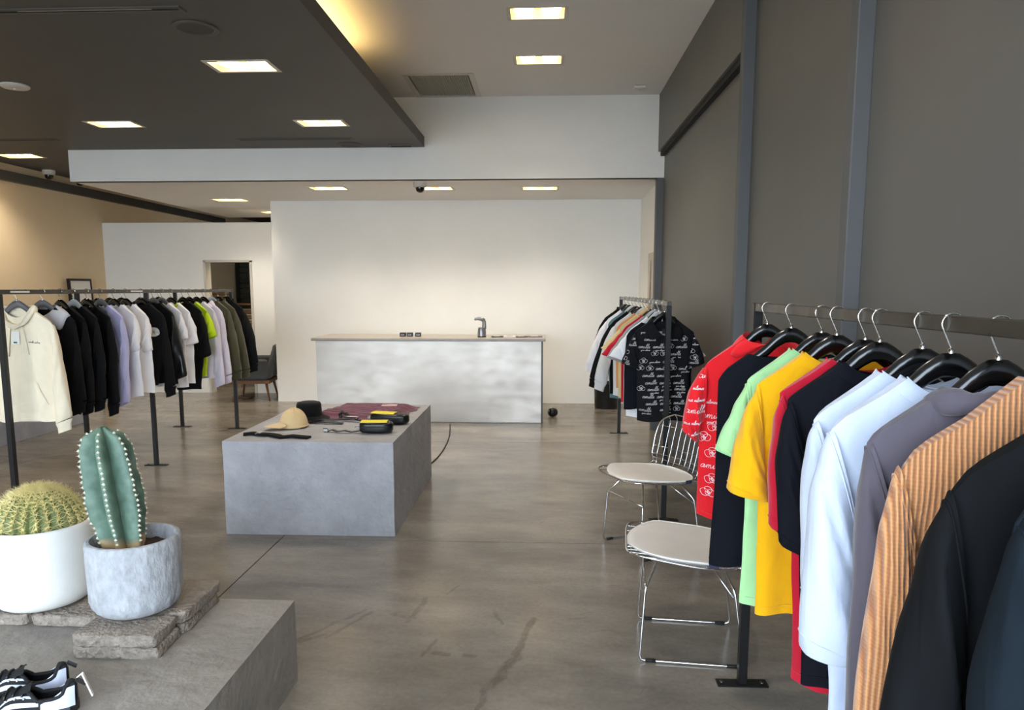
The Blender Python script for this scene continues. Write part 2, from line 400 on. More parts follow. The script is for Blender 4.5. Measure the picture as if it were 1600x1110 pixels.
# shop front behind the camera: a glazed opening to the street
struct(MB().box(XW - .15, XR + .15, YF - .2, YF, 0, .12).box(XW - .15, -5.9, YF - .2, YF, .12, Z_UP).box(XR - .25, XR + .15, YF - .2, YF, .12, Z_UP).box(-5.9, XR - .25, YF - .2, YF, 3.0, Z_UP).build('wall_front', M_grey_wall))
wf = struct(MB().box(-5.9, -5.84, YF - .12, YF - .06, .12, 3.0).box(XR - .31, XR - .25, YF - .12, YF - .06, .12, 3.0).box(-5.84, XR - .31, YF - .12, YF - .06, .12, .18).box(-5.84, XR - .31, YF - .12, YF - .06, 2.94, 3.0).build('window_1', M_black_metal))
for xm in (-3.5, -1.2): MB().box(xm - .03, xm + .03, YF - .12, YF - .06, .18, 2.94).build('mullion', M_black_metal, wf)
struct(MB().box(-30, 30, -30, YF - .2, -.15, -.03).build('pavement', mat('street_concrete', (150, 148, 144), .9, noise=(2, .1))))

# ------------------------------------------------------------------ ceiling fittings
def downlight(x, y, z, label, group):
    t = thing('recessed_downlight', label, 'ceiling light', (x, y, z), 0, group)
    a, b = LH - .002, LW - .002
    fr = MB()
    for (x0, x1, y0, y1) in ((-LH - .015, LH + .015, -LW - .015, -b + .012), (-LH - .015, LH + .015, b - .012, LW + .015), (-LH - .015, -a + .012, -b + .012, b - .012), (a - .012, LH + .015, -b + .012, b - .012)):
        fr.box(x0, x1, y0, y1, -.004, 0)
    fr.build('trim_frame', M_frame_white, t)
    h = .072
    MB().add([(-a, -b, 0), (a, -b, 0), (a, b, 0), (-a, b, 0), (-a, -b, h), (a, -b, h), (a, b, h), (-a, b, h)], [(0, 4, 5, 1), (1, 5, 6, 2), (2, 6, 7, 3), (3, 7, 4, 0), (4, 7, 6, 5)]).build('reflector', M_reflector, t)
    for sx in (-1, 1):
        MB().lathe([(.001, .004), (.04, .006), (.068, .016), (.076, .03), (.066, .05), (.04, .07)], 14, (sx * .105, 0, 0)).build('bulb', M_bulb, t, True)
    ld = bpy.data.lights.new('downlight_beam', 'SPOT'); ld.energy = SPOT_W; ld.color = SPOT_COL; ld.spot_size = math.radians(125); ld.spot_blend = .9; ld.shadow_soft_size = .08
    lo = bpy.data.objects.new('downlight_beam', ld); COL.objects.link(lo); lo.parent = t; lo.location = (0, 0, -.02)
    return t
nu = ['nearer of the two twin downlights in the pale upper ceiling', 'twin downlight in the pale ceiling just in front of the air vent row', 'twin downlight in the pale ceiling towards the shop front']
nu[1] = 'farther twin downlight in the pale upper ceiling, level with the air vent'
nu[0] = 'nearer twin downlight in the pale upper ceiling, at the top of the frame'
for (x, y), l in zip(up_l, nu): downlight(x, y, Z_UP, l, 'downlights in the upper ceiling')
ns = ['largest lit downlight in the dark soffit beside the round speaker grille', 'twin downlight in the dark soffit above the middle of the left clothes rack', 'twin downlight in the dark soffit close to its far right corner', 'downlight in the dark ceiling strip by the cream left wall', 'twin downlight in the dark soffit above the shop front']
for (x, y), l in zip(sof_l, ns): downlight(x, y, Z_SOF, l, 'downlights in the dark soffit')
nl = ['twin downlight in the lower ceiling above the left end of the counter', 'twin downlight in the lower ceiling right behind the dome camera', 'twin downlight in the lower ceiling above the right end of the counter', 'downlight in the lower ceiling above the storeroom door', 'downlight in the lower ceiling half hidden by the back wall edge']
for (x, y), l in zip(low_l, nl): downlight(x, y, Z_LOW, l, 'downlights in the lower ceiling')
# warm cove lamp lying on the soffit
cv = thing('cove_lamp', 'warm cove lamp hidden on top of the dark soffit edge', 'lamp', (-1.75, 5.6, Z_SOF + .11))
MB().box(-.05, .05, -.9, .9, 0, .04, bev=.004).build('housing', M_frame_white, cv)
MB().tube([(0, -.85, .055), (0, .85, .055)], .012, 8).build('tube', mat('warm_tube_glow', (255, 200, 110), .4, emit=((255, 190, 90), 2)), cv, True)
ld = bpy.data.lights.new('cove_beam', 'AREA'); ld.shape = 'RECTANGLE'; ld.size = .1; ld.size_y = 1.7; ld.energy = 17; ld.color = (1.0, .68, .25)
lo = bpy.data.objects.new('cove_beam', ld); COL.objects.link(lo); lo.parent = cv; lo.location = (.02, 0, .08); lo.rotation_euler = (PI, 0, 0); lo.rotation_euler = (PI, math.radians(-25), 0)
# vent
vt = thing('air_vent', 'square louvred air vent in the pale ceiling beside the dark soffit', 'vent', ((VENT[0] + VENT[1]) / 2, (VENT[2] + VENT[3]) / 2, Z_UP))
vx, vy = (VENT[1] - VENT[0]) / 2, (VENT[3] - VENT[2]) / 2
f = MB()
for q in ((-vx - .03, vx + .03, -vy - .03, -vy + .02), (-vx - .03, vx + .03, vy - .02, vy + .03), (-vx - .03, -vx + .02, -vy + .02, vy - .02), (vx - .02, vx + .03, -vy + .02, vy - .02)): f.box(*q, -.006, 0)
f.build('frame', M_frame_white, vt)
MB().box(-vx, vx, -vy, vy, .09, .1).build('duct', M_gap, vt)
n = 26
for i in range(n):
    x = -vx + .03 + (2 * vx - .06) * (i + .5) / n
    MB().box(-.003, .003, -vy + .01, vy - .01, -.012, .012, Matrix.Translation((x, 0, .014)) @ Matrix.Rotation(.3, 4, 'Y')).build('slat', M_frame_white, vt)
# slot diffusers, speakers, detector, dome cameras
def slot(x0, x1, y, label):
    t = thing('slot_diffuser', label, 'vent', ((x0 + x1) / 2, y, Z_SOF), 0, 'slot diffusers in the dark soffit'); h = (x1 - x0) / 2
    MB().box(-h, h, -.045, -.018, -.006, 0).box(-h, h, .018, .045, -.006, 0).box(-h, -h + .02, -.018, .018, -.006, 0).box(h - .02, h, -.018, .018, -.006, 0).build('frame', M_dark_ceil, t)
    MB().box(-h + .02, h - .02, -.018, .018, -.002, 0).build('slot', M_gap, t)
    for k in range(2): MB().box(-h + .02 + k * h, -h + .02 + k * h + h * .8, -.016, -.008, -.005, -.002).build('blade', M_frame_white if y < 5 else M_gap, t)
slot(-3.9, -2.0, 4.19, 'long slot diffuser in the dark soffit near the top left of the frame')
slot(-3.17, -1.98, 7.71, 'slot diffuser in the dark soffit in front of the white bulkhead')
slot(-6.2, -5.03, 7.62, 'slot diffuser in the dark soffit in front of the left wall')
def speaker(x, y, label):
    t = thing('ceiling_speaker', label, 'speaker', (x, y, Z_SOF), 0, 'round speakers in the dark soffit')
    MB().lathe([(.1, 0), (.13, 0), (.132, -.004), (.127, -.008), (.105, -.008), (.1, -.002)], 36).build('rim', M_dark_ceil, t, True)
    MB().lathe([(.0005, -.003), (.06, -.0035), (.104, -.003)], 32).build('grille', mat('speaker_grille', (58, 56, 53), .6, noise=(250, .4)), t, True)
speaker(-2.07, 4.49, 'round dark ceiling speaker in the soffit beside the largest downlight')
speaker(-2.09, 8.03, 'round dark ceiling speaker in the soffit next to the white bulkhead')
for (x, y, l) in ((-4.02, 5.64, 'round white disc fitting on the dark soffit near the left edge'), (-4.35, 5.44, 'white round fitting on the dark soffit cut by the left edge')):
    t = thing('ceiling_fitting', l, 'ceiling fitting', (x, y, Z_SOF))
    MB().lathe([(.1, 0), (.1, -.01), (.09, -.018), (.06, -.022), (.0005, -.023)], 28).build('disc', M_frame_white, t, True, 40)
    MB().lathe([(.012, -.022), (.012, -.027), (.0005, -.028)], 12).build('sensor', M_ceil, t, True)
t = thing('smoke_detector', 'small square detector on the pale ceiling near the grey wall', 'detector', (.95, 7.88, Z_UP))
MB().box(-.06, .06, -.06, .06, -.025, 0, bev=.008).build('housing', M_ceil, t); MB().lathe([(.02, -.025), (.018, -.032), (.0005, -.033)], 14).build('sensor', M_frame_white, t, True)
t = thing('soffit_sensor', 'flat dark plate under the far corner of the soffit', 'sensor', (-1.55, 8.08, Z_SOF))
MB().box(-.13, .13, -.04, .04, -.012, 0, bev=.004).build('plate', M_grey_wall, t); MB().box(-.11, .11, -.02, .02, -.016, -.012).build('cover', M_gap, t)
def dome(x, y, z, label, s=1.0, dark=False):
    t = thing('dome_camera', label, 'security camera', (x, y, z), 0, 'dome cameras on the ceilings')
    MB().lathe([(.001, 0), (.075 * s, 0), (.077 * s, -.03 * s), (.068 * s, -.055 * s), (.05 * s, -.06 * s), (.001, -.06 * s)], 24).build('base', M_plastic_black if dark else M_frame_white, t, True, 40)
    MB().lathe([(.05 * s, -.055 * s), (.05 * s, -.075 * s), (.042 * s, -.098 * s), (.025 * s, -.112 * s), (.0005, -.117 * s)], 24).build('dome', mat('smoked_dome', (24, 22, 20), .08, noise=(5, .1)), t, True)
    MB().box(-.016 * s, .016 * s, -.012 * s, .012 * s, -.066 * s, -.06 * s, bev=.002).build('lens', M_plastic_black, t)
dome(-1.41, 8.42, Z_LOW, 'white dome camera on the lower ceiling in front of the counter', 1.0)
dome(-6.45, 9.55, Z_SOF, 'white dome camera by the left wall nearest the soffit lamp', 1.0)
dome(-6.42, 10.15, Z_SOF, 'dark dome camera tucked under the left end of the bulkhead', 1.0, True)
dome(-5.45, 11.3, Z_SOF, 'small black dome camera beyond the lower ceiling edge', .8, True)

# ------------------------------------------------------------------ plinths, counter
def plinth(name, label, x0, x1, y0, y1, h, m, rot=0.0, foot=True):
    cx, cy = (x0 + x1) / 2, (y0 + y1) / 2
    t = thing(name, label, 'display plinth', (cx, cy, 0), rot)
    a, b = (x1 - x0) / 2, (y1 - y0) / 2
    # slightly uneven trowelled block
    nx, ny, nz = max(4, int(a * 18)), max(4, int(b * 18)), max(4, int(h * 18))
    B = MB(); r = .006
    def j(x, y, z): 
        k = .0035
        return (x + k * wob(x, y, z, 1.7), y + k * wob(y, z, x, 1.9), z + (k * .6 * wob(z, x, y, 2.1) if z > .02 else 0))
    fz = .0015
    B.grid(lambda u, v: j(-a + 2 * a * u, -b, fz + (h - fz) * v), nx, nz)
    B.grid(lambda u, v: j(a - 2 * a * u, b, fz + (h - fz) * v), nx, nz)
    B.grid(lambda u, v: j(a, -b + 2 * b * u, fz + (h - fz) * v), ny, nz)
    B.grid(lambda u, v: j(-a, b - 2 * b * u, fz + (h - fz) * v), ny, nz)
    B.grid(lambda u, v: j(-a + 2 * a * u, -b + 2 * b * v, h), nx, ny)
    B.build('block', m, t, True, 35)
    MB().box(-a + .02, a - .02, -b + .02, b - .02, 0, .024).build('base', M_gap, t)
    return t
plinth('concrete_plinth', 'tall grey concrete plinth in mid floor with hats and bags on top', -2.045, -.95, 4.5, 6.03, .612, M_pod)
plinth('concrete_plinth', 'low concrete plinth carrying the cactus pots and sneakers', -3.5, -1.0, .95, 2.77, .338, M_pod2, math.radians(-.6))
plinth('wall_plinth', 'long low grey plinth along the cream left wall behind the racks', XW + .01, -5.45, 1.8, 8.4, .34, M_pod)

ct = thing('sales_counter', 'long sales counter clad in dull silver sheet metal before the back wall', 'counter', (-1.365, 8.56, 0))
MB().box(-1.33, 1.33, .01, .74, .0, .965).build('carcass', M_white, ct)
MB().box(-1.335, 1.335, -.004, .01, .006, .966, bev=.002).build('front_panel', M_sheet, ct)
MB().box(1.33, 1.338, .01, .74, .006, .966).build('end_panel', M_sheet, ct)
MB().box(-1.338, -1.33, .01, .74, .006, .966).build('end_panel', M_sheet, ct)
MB().box(-1.385, 1.372, -.03, .76, .966, 1.0, bev=.005).build('countertop', M_counter_top, ct)
MB().box(1.322, 1.342, -.008, .0, .006, .966).build('corner_trim', M_grey_trim, ct)
# things on the counter
for i, x in enumerate((-1.72, -1.635, -1.535)):
    t = thing('card_box', ['small black box on the counter, first of three from its left end', 'small black box on the counter, middle one of the three', 'small black box on the counter, third of three and nearest the dispenser'][i], 'box', (x, 8.86, 1.0), .1 * (i - 1), 'little black boxes on the counter')
    MB().box(-.035, .035, -.025, .025, 0, .045, bev=.003).build('box', M_plastic_black, t)
    MB().box(-.022, .022, -.0265, -.0255, .012, .03).build('print', mat('grey_print', (150, 150, 150), .7, noise=(90, .3)), t)
    MB().box(-.036, .036, -.026, .026, .037, .048, bev=.003).build('lid', M_black_metal, t)
sd = thing('soap_dispenser', 'grey touch-free soap dispenser standing on the counter', 'soap dispenser', (-.755, 8.78, 1.0), .2)
M_sd = mat('silver_plastic', (142, 142, 145), .3, .5, noise=(8, .05))
MB().lathe([(.0005, 0), (.05, 0), (.053, .01), (.052, .012)], 20, sq=.8).build('base', M_plastic_black, sd, True, 40)
MB().lathe([(.052, .012), (.051, .06), (.046, .1), (.042, .115), (.0005, .118)], 20, sq=.8).build('tank', M_sd, sd, True, 40)
MB().grid(lambda u, v: (lambda p, r: (p[0] + r * cos(2 * PI * u) * .9, r * 1.0 * sin(2 * PI * u), p[1]))([(.028, .1), (.03, .15), (.028, .19), (.02, .21)][min(3, int(v * 3.001))], [.03, .026, .024, .018][min(3, int(v * 3.001))]), 14, 4, wrapu=True).build('neck', M_sd, sd, True)
MB().tube([(.03, 0, .195), (.0, 0, .215), (-.04, 0, .222), (-.075, 0, .218), (-.08, 0, .2)], [.024, .026, .022, .018, .012], 10).build('spout', M_sd, sd, True)
for (x, y, l, m, s) in ((-.57, 8.78, 'dark card lying beside the soap dispenser', M_plastic_black, .07), (-.42, 8.84, 'white card stack lying between two dark cards on the counter', M_paper, .075), (-.28, 8.78, 'black card wallet lying near the right counter end', M_plastic_black, .07), (-.12, 8.82, 'flat purple card lying at the right counter end', mat('purple_card', (120, 96, 118), .5, noise=(9, .1)), .085)):
    t = thing('flat_card', l, 'card', (x, y, 1.0), .15 * sin(x * 40), 'cards on the counter')
    MB().box(-s, s, -.05, .05, 0, .012, bev=.003).build('card', m, t); MB().box(-s * .6, s * .4, -.03, .02, .012, .014).build('face', M_white_print if m is not M_paper else M_sd, t)
# black round speaker on the floor
t = thing('round_speaker', 'small black round speaker lying on the floor by the counter end', 'speaker', (.1, 9.02, 0), .5)
Mx = Matrix.Translation((0, 0, .055)) @ Matrix.Rotation(PI / 2, 4, 'Y')
MB().lathe([(.0005, -.05), (.035, -.05), (.05, -.035), (.055, 0), (.05, .035), (.04, .05)], 24).xf(Mx).build('shell', M_plastic_black, t, True)
MB().lathe([(.04, .05), (.036, .042), (.02, .04), (.012, .046), (.0005, .048)], 24).xf(Mx).build('cone', M_rubber, t, True)
MB().tube([(.055 * cos(a) * 1.0, .03 * 0, .055 + .057 * sin(a)) for a in [PI * k / 10 for k in range(11)]], .004, 6).build('handle', M_chrome, t, True)
# cable on the floor beside the plinth
tag(MB().tube([(-1.10, 8.4, .006), (-1.06, 8.1, .006), (-1.02, 7.75, .006), (-1.0, 7.4, .006), (-.99, 7.0, .006), (-1.0, 6.7, .006), (-1.03, 6.4, .006)], .006, 6).build('floor_cable', M_rubber, None, True), 'thin dark cable lying on the floor beside the mid plinth', 'cable')
# bin behind the small rack
t = thing('waste_bin', 'black round waste bin behind the far end of the small clothes rack', 'bin', (.82, 9.75, 0))
MB().lathe([(.0005, 0), (.15, 0), (.155, .02), (.165, .33), (.172, .345), (.165, .35), (.156, .345), (.148, .03), (.0005, .03)], 28).build('body', M_plastic_black, t, True, 40)
MB().lathe([(.173, .325), (.178, .335), (.173, .347)], 28).build('rim', M_black_metal, t, True)
# poster on the white side wall
t = thing('wall_poster', 'pale grey poster with faint lines on the white wall beside the charcoal wall', 'poster', (XR, 8.95, 1.55))
MB().box(-.012, 0, -.26, .26, -.5, .45).build('sheet', mat('poster_paper', (205, 196, 184), .7, noise=(8, .06)), t)
lm = mat('poster_lines', (150, 138, 126), .8, noise=(30, .1))
for a, b_ in (((-.12, -.45), (0, .36)), ((.12, -.45), (0, .36)), ((-.07, -.05), (.07, -.05)), ((-.05, -.45), (-.02, .1)), ((.06, -.45), (.02, .1))):
    MB().tube([(-.0125, a[0], a[1]), (-.0125, b_[0], b_[1])], .006, 6).build('line', lm, t)

# ------------------------------------------------------------------ far left: storeroom, armchair, bench, mirror
rs = thing('roller_shutter', 'dark roller shutter seen through the storeroom doorway', 'shutter', (-5.4, 15.6, 0))
for s in (-1, 1): MB().box(s * 1.15 - .04, s * 1.15 + .04, -.04, .06, 0, 2.5).build('guide', M_gap, rs)
for i in range(22): MB().box(-1.13, 1.13, -.02, .02, .02 + i * .112, .02 + i * .112 + .104, bev=.012).build('slat', mat('shutter_green', (60, 62, 52), .6, noise=(4, .1)), rs)
MB().box(-1.2, 1.2, -.08, .12, 2.48, 2.62).build('housing', M_gap, rs)
su = thing('storage_shelf', 'dark metal storage shelf behind the storeroom doorway', 'shelf', (-5.55, 12.9, 0))
for z in (.5, .95, 1.32): MB().box(-.55, .55, -.22, .22, z - .025, z).build('board', M_wood, su)
for sx in (-1, 1):
    for sy in (-1, 1): MB().box(sx * .53 - .018, sx * .53 + .018, sy * .2 - .018, sy * .2 + .018, 0, 1.34).build('post', M_black_metal, su)
fc = [(176, 150, 118), (150, 128, 100), (186, 168, 140), (120, 98, 76), (160, 140, 112)]
for (cx, z0, nst, wd, pl) in ((-5.78, 1.32, 5, .19, 'upper left stack'), (-5.3, .95, 6, .2, 'middle right stack'), (-5.78, .95, 4, .18, 'middle left stack'), (-5.32, .5, 4, .2, 'bottom stack')):
    for k in range(nst):
        z = z0 + k * .047
        t = thing('folded_garment', 'folded brown cloth on the storeroom shelf, %s in the %s' % (['lowest', 'second from below', 'third from below', 'fourth from below', 'fifth from below', 'sixth from below'][k], pl), 'folded cloth', (cx + .01 * sin(k * 5), 12.88, z), .06 * sin(k * 3 + cx), 'folded cloths in the storeroom')
        c = fc[(k + int(z0 * 10)) % 5]
        MB().box(-wd, wd, -.15, .15, 0, .044, bev=.018).build('cloth', fabric('fold%d' % ((k + int(z0 * 10)) % 5), c), t)
        MB().box(-wd + .02, wd - .02, -.154, -.14, .018, .026, bev=.003).build('fold', fabric('foldd', (100, 84, 66)), t)
ac = thing('lounge_armchair', 'dark grey upholstered armchair by the storeroom door', 'armchair', (-4.17, 10.36, 0), math.radians(-82))
M_ac = fabric('armchair', (74, 76, 78))
MB().box(-.28, .28, -.28, .26, .3, .44, bev=.04).build('seat', M_ac, ac)
MB().box(-.3, .3, .0, .09, -.06, .46, Matrix.Translation((0, .2, .38)) @ Matrix.Rotation(-.3, 4, 'X'), bev=.035).build('backrest', M_ac, ac)
MB().box(-.31, .31, -.3, .27, .25, .3, bev=.006).build('base_frame', M_wood, ac)
for s in (-1, 1): MB().box(s * .31 - .035, s * .31 + .035, -.27, .25, .3, .6, bev=.03).build('armrest', M_ac, ac)
for sx in (-1, 1):
    for sy in (-1, 1): MB().tube([(sx * .22, sy * .2, .27), (sx * .26, sy * .25, 0)], [.02, .012], 8).build('leg', M_wood, ac, True)
mr_ = thing('leaning_board', 'white board in a thin black frame leaning on the cream left wall', 'board', (-6.47, 10.18, 0), math.radians(90))
Mb = Matrix.Rotation(-.045, 4, 'X') @ Matrix.Scale(1.235, 4, (0, 0, 1))
MB().box(-.23, .23, .0, .02, 0.01, 1.37, Mb).build('panel', M_paper, mr_)
for q in ((-.25, -.225, -.01, .03, 0, 1.39), (.225, .25, -.01, .03, 0, 1.39), (-.225, .225, -.01, .03, 0, .025), (-.225, .225, -.01, .03, 1.365, 1.39)): MB().box(*q, Mb).build('frame', M_black_metal, mr_)

# ------------------------------------------------------------------ clothes racks
def rack(label, x, z, y0, y1, posts, group='clothes racks', railm=None, sticker=()):
    t = thing('clothes_rack', label, 'clothes rack', (x, y0, 0), 0, group)
    MB().box(-.014, .014, 0, y1 - y0, z - .0155, z + .0155, bev=.002).build('rail', railm or M_rail, t)
    for y in posts:
        q = MB().box(-.017, .017, y - y0 - .017, y - y0 + .017, .006, z - .0155 if 0 < y - y0 < y1 - y0 - .05 else z + .0155, bev=.002).build('post', M_black_metal, t)
        f = MB().box(-.1, .1, y - y0 - .028, y - y0 + .028, 0, .007, bev=.002).build('foot_plate', M_black_metal, t)
        for s in (-1, 1): MB().lathe([(.009, .007), (.009, .01), (.005, .012), (.0005, .012)], 8, (s * .08, y - y0, 0)).build('bolt', M_rail, f, True)
    for y in sticker: MB().box(.0142, .0148, y - y0 - .09, y - y0 + .09, z - .006, z + .006).build('sticker', M_paper, t)
    return t
RX, RZ = .795, 1.503
rack('black clothes rack with bright shirts beside the charcoal wall', RX, RZ, .45, 2.825, (.47, 2.81))
SX, SZ = .815, 1.475
rack('small clothes rack in the far corner before the white wall', SX, SZ, 4.9, 8.02, (4.92, 8.0))
AX, AZ = -3.48, 1.552
rack('long front clothes rack at left full of sweaters and tees', AX, AZ, 4.55, 8.09, (4.57, 6.32, 8.07), sticker=(4.75, 6.15))
BX, BZ = -4.16, 1.545
rack('rear clothes rack at left hidden behind the long front one', BX, BZ, 6.39, 8.18, (6.41, 8.16))

# ------------------------------------------------------------------ hangers
HC = [(0, -.055), (.018, -.057), (.045, -.075), (.085, -.118), (.125, -.15), (.165, -.178), (.2, -.203), (.222, -.222)]
def ip(x, tab):
    x = abs(x)
    if x >= tab[-1][0]:
        (a, b), (c, d) = tab[-2], tab[-1]; return b + (d - b) * (x - a) / (c - a)
    for (a, b), (c, d) in zip(tab, tab[1:]):
        if x <= c: return b + (d - b) * (x - a) / (c - a)
_hang = {}
def hanger(label, loc, rotz, m=None, group='hangers'):
    m = m or M_hanger
    t = thing('clothes_hanger', label, 'hanger', loc, rotz, group)
    if m.name not in _hang:
        # moulded body: two thick sloping arms
        n = 25
        B = MB(); rings = []
        for i in range(n):
            x = -.19 + .38 * i / (n - 1)
            zt = ip(x, HC); ax = abs(x)
            hgt = .05 if ax < .05 else .05 - (ax - .05) * .13
            th = .0105 * (1 - .6 * (ax / .19) ** 2)
            yb = 0.0
            if i in (0, n - 1): hgt *= .5; th *= .5
            ring = []
            for k in range(10):
                a = 2 * PI * k / 10
                ring.append((x, yb + th * cos(a) * (1 if abs(sin(a)) < .8 else .8), zt - hgt / 2 + hgt / 2 * sin(a)))
            rings.append(ring)
        vs = [p for r in rings for p in r]
        fs = [(i * 10 + k, i * 10 + (k + 1) % 10, (i + 1) * 10 + (k + 1) % 10, (i + 1) * 10 + k) for i in range(n - 1) for k in range(10)]
        fs += [tuple(range(9, -1, -1)), tuple((n - 1) * 10 + k for k in range(10))]
        B.add(vs, fs)
        r0 = .0205
        path = [(0, 0, -.062), (0, 0, -.048), (-.006, 0, -.036)]
        for k in range(15):
            a = math.radians(215 - k * 235 / 14)
            path.append((r0 * cos(a), 0, r0 * sin(a)))
        H = MB().tube([(p[0], p[1], p[2]) for p in path], .0021, 7)
        C = MB().lathe([(.006, -.058), (.006, -.05), (.003, -.047)], 10)
        _hang[m.name] = (B.mesh('hanger_body', m), H.mesh('hook', M_hook), C.mesh('ferrule', M_hook))
    for nm, me in zip(('arms', 'hook', 'ferrule'), _hang[m.name]):
        o = bpy.data.objects.new(nm, me); COL.objects.link(o); o.parent = t
    return t

# ------------------------------------------------------------------ garments
def smooth(tab, v):
    for (a, b), (c, d) in zip(tab, tab[1:]):
        if v <= c:
            k = (v - a) / (c - a) if c > a else 0; k = max(0, k); k = k * k * (3 - 2 * k); return b + (d - b) * k
    return tab[-1][1]
class Garment:
    """a garment hanging at (0,0,0) on a rail: torso shell, sleeves, collar.  -y is the face the camera side sees."""
    D = dict(W=.225, wa=.225, wb=.22, hem=-.85, nw=.085, nd=.05, nb=.015, ah=.2, Th=.045, Tm=.04, fold=.011, ph=0.0, slv=None, lift=.010, tilt=.0)
    def __init__(s, **k):
        s.__dict__.update(s.D); s.__dict__.update(k)
        s.zw = ip(s.W, HC) + s.lift
        s.va = 1 - s.ah / (s.zw - s.hem)
    def top(s, x, side):
        if abs(x) >= s.nw: return ip(x, HC) + s.lift - (.012 * ((abs(x) - .19) / .03) ** 2 if abs(x) > .19 else 0)
        d = s.nd if side < 0 else s.nb
        return ip(s.nw, HC) + s.lift - d * (1 - (abs(x) / s.nw) ** 2.2)
    def hw(s, v): return smooth([(0, s.wb), (s.va * .75, s.wa), (s.va, s.wa), (1, s.W)], v)
    def pt(s, u, v, side):
        wv = s.hw(v); x = u * wv
        z = s.hem + (s.top(x, side) - s.hem) * v
        z += (1 - v) ** 3 * (.006 * sin(x * 23 + s.ph * 3) + s.tilt * x)
        T = smooth([(0, s.Th), (.45, s.Tm), (.82, .036), (1, .018)], v)
        t = T * max(0, 1 - abs(u) ** 2.4) ** .55
        p = s.ph
        lo = (1 - v) ** .8
        sh = s.fold * (lo * (1.6 * sin(x * 21 + p * 5 + z * 2.0) + .8 * sin(x * 47 + p * 9 - z * 3)) + .5 * sin(z * 13 + x * 9 + p * 7) * (1 - v * .8))
        sh += .35 * s.fold * sin(x * 30 * (1 if u > 0 else -1) + z * 38 + p) * max(0, abs(u) - .3)
        sh += .5 * s.fold * math.exp(-((v - s.va * 1.02) / .16) ** 2) * sin(26 * (abs(u) + 1.2 * v) + p * 4) * min(1, abs(u) * 1.6)
        return (x, side * t + sh, z)
    def xz(s, x, z, side, off=.0016):
        tp = s.top(x, side); v = min(1, max(0, (z - s.hem) / (tp - s.hem)))
        u = max(-1, min(1, x / s.hw(v))); p = s.pt(u, v, side)
        return (p[0], p[1] + side * off, p[2])
    def torso(s):
        B = MB(); kn = s.nw / s.hw(1)
        us = [-1, -.985, -.94, -.87, -.79, -.71, -.63, -.55] + [-kn * f for f in (1.0, .88, .72, .55, .36, .18)]
        us = sorted(set(us)); us = us + [0] + [-q for q in us[::-1]]
        nv = 30; vs_ = [1 - (1 - j / (nv - 1)) ** 1.15 for j in range(nv)]
        nu_ = len(us); V = []; F = []
        for side in (-1, 1):
            o = len(V)
            for v in vs_:
                for u in us: V.append(s.pt(u, v, side))
            for j in range(nv - 1):
                for i in range(nu_ - 1):
                    q = (o + j * nu_ + i, o + j * nu_ + i + 1, o + (j + 1) * nu_ + i + 1, o + (j + 1) * nu_ + i)
                    F.append(q if side < 0 else q[::-1])
        S = nu_ * nv; r = (nv - 1) * nu_
        for i in range(nu_ - 1):
            if abs(us[i]) > kn - 1e-6 and abs(us[i + 1]) > kn - 1e-6:
                F.append((r + i, r + i + 1, S + r + i + 1, S + r + i))
        # inner fold of the hem
        for side, o in ((-1, 0), (1, S)):
            b0 = len(V)
            for i in range(nu_): p = V[o + i]; V.append((p[0] * .985, p[1] - side * .004, p[2] + .03))
            for i in range(nu_ - 1): F.append((o + i, b0 + i, b0 + i + 1, o + i + 1))
        return B.add(V, F)
    def sleeve_fn(s, sd, d):
        za = s.hem + (s.zw - s.hem) * s.va
        o0 = Vector((s.W * .97, 0, s.zw - .004)); i0 = Vector((s.wa * .93, 0, za + .0))
        ce = d['c']; cw = d['cw']; tl = d.get('tl', .02); yd = d.get('y', 0)
        o2 = Vector((ce[0] + cw / 2, yd, ce[1] + tl)); i2 = Vector((ce[0] - cw / 2, yd, ce[1] - tl))
        o1 = Vector((o0.x + d.get('b', .05), yd * .3, o0.z - .07)); i1 = Vector(((i0.x + i2.x) / 2 + .012, yd * .4, i0.z * .6 + i2.z * .4))
        th0, th1, th2 = .026, d.get('th', .04), d.get('te', .03)
        ph = s.ph + sd
        def fn(a, t, inset=0):
            O = o0 * (1 - t) ** 2 + o1 * 2 * t * (1 - t) + o2 * t * t; I = i0 * (1 - t) ** 2 + i1 * 2 * t * (1 - t) + i2 * t * t
            c = (O + I) / 2; h = (O - I) / 2 * (1 - inset)
            th = smooth([(0, th0), (.5, th1), (1, th2)], t) * (1 - inset)
            k = 2 * PI * a
            wr = .006 * sin(t * d.get('wr', 11) + ph * 3 + 2.2 * cos(k)) * (t > 0) * min(1, t * 4) + .004 * sin(t * 27 + ph * 5 + 3 * cos(k)) * min(1, t * 3)
            sg = abs(sin(k)) ** .8 * (1 if sin(k) >= 0 else -1)
            p = c + h * cos(k) * (1 + .03 * sin(t * 17 + ph))
            return (sd * p.x, p.y + (th + wr) * sg * 1.0 + .006 * sin(t * 6 + ph), p.z)
        return fn
    def sleeve(s, sd, d, n=22):
        fn = s.sleeve_fn(sd, d); B = MB()
        def f2(u, v):
            if v <= .86: return fn(u, v / .86)
            k = (v - .86) / .14
            p = fn(u, 1 - .18 * k, .10); return p
        B.grid(f2, 20, n + 3, flip=sd > 0, wrapu=True); return B

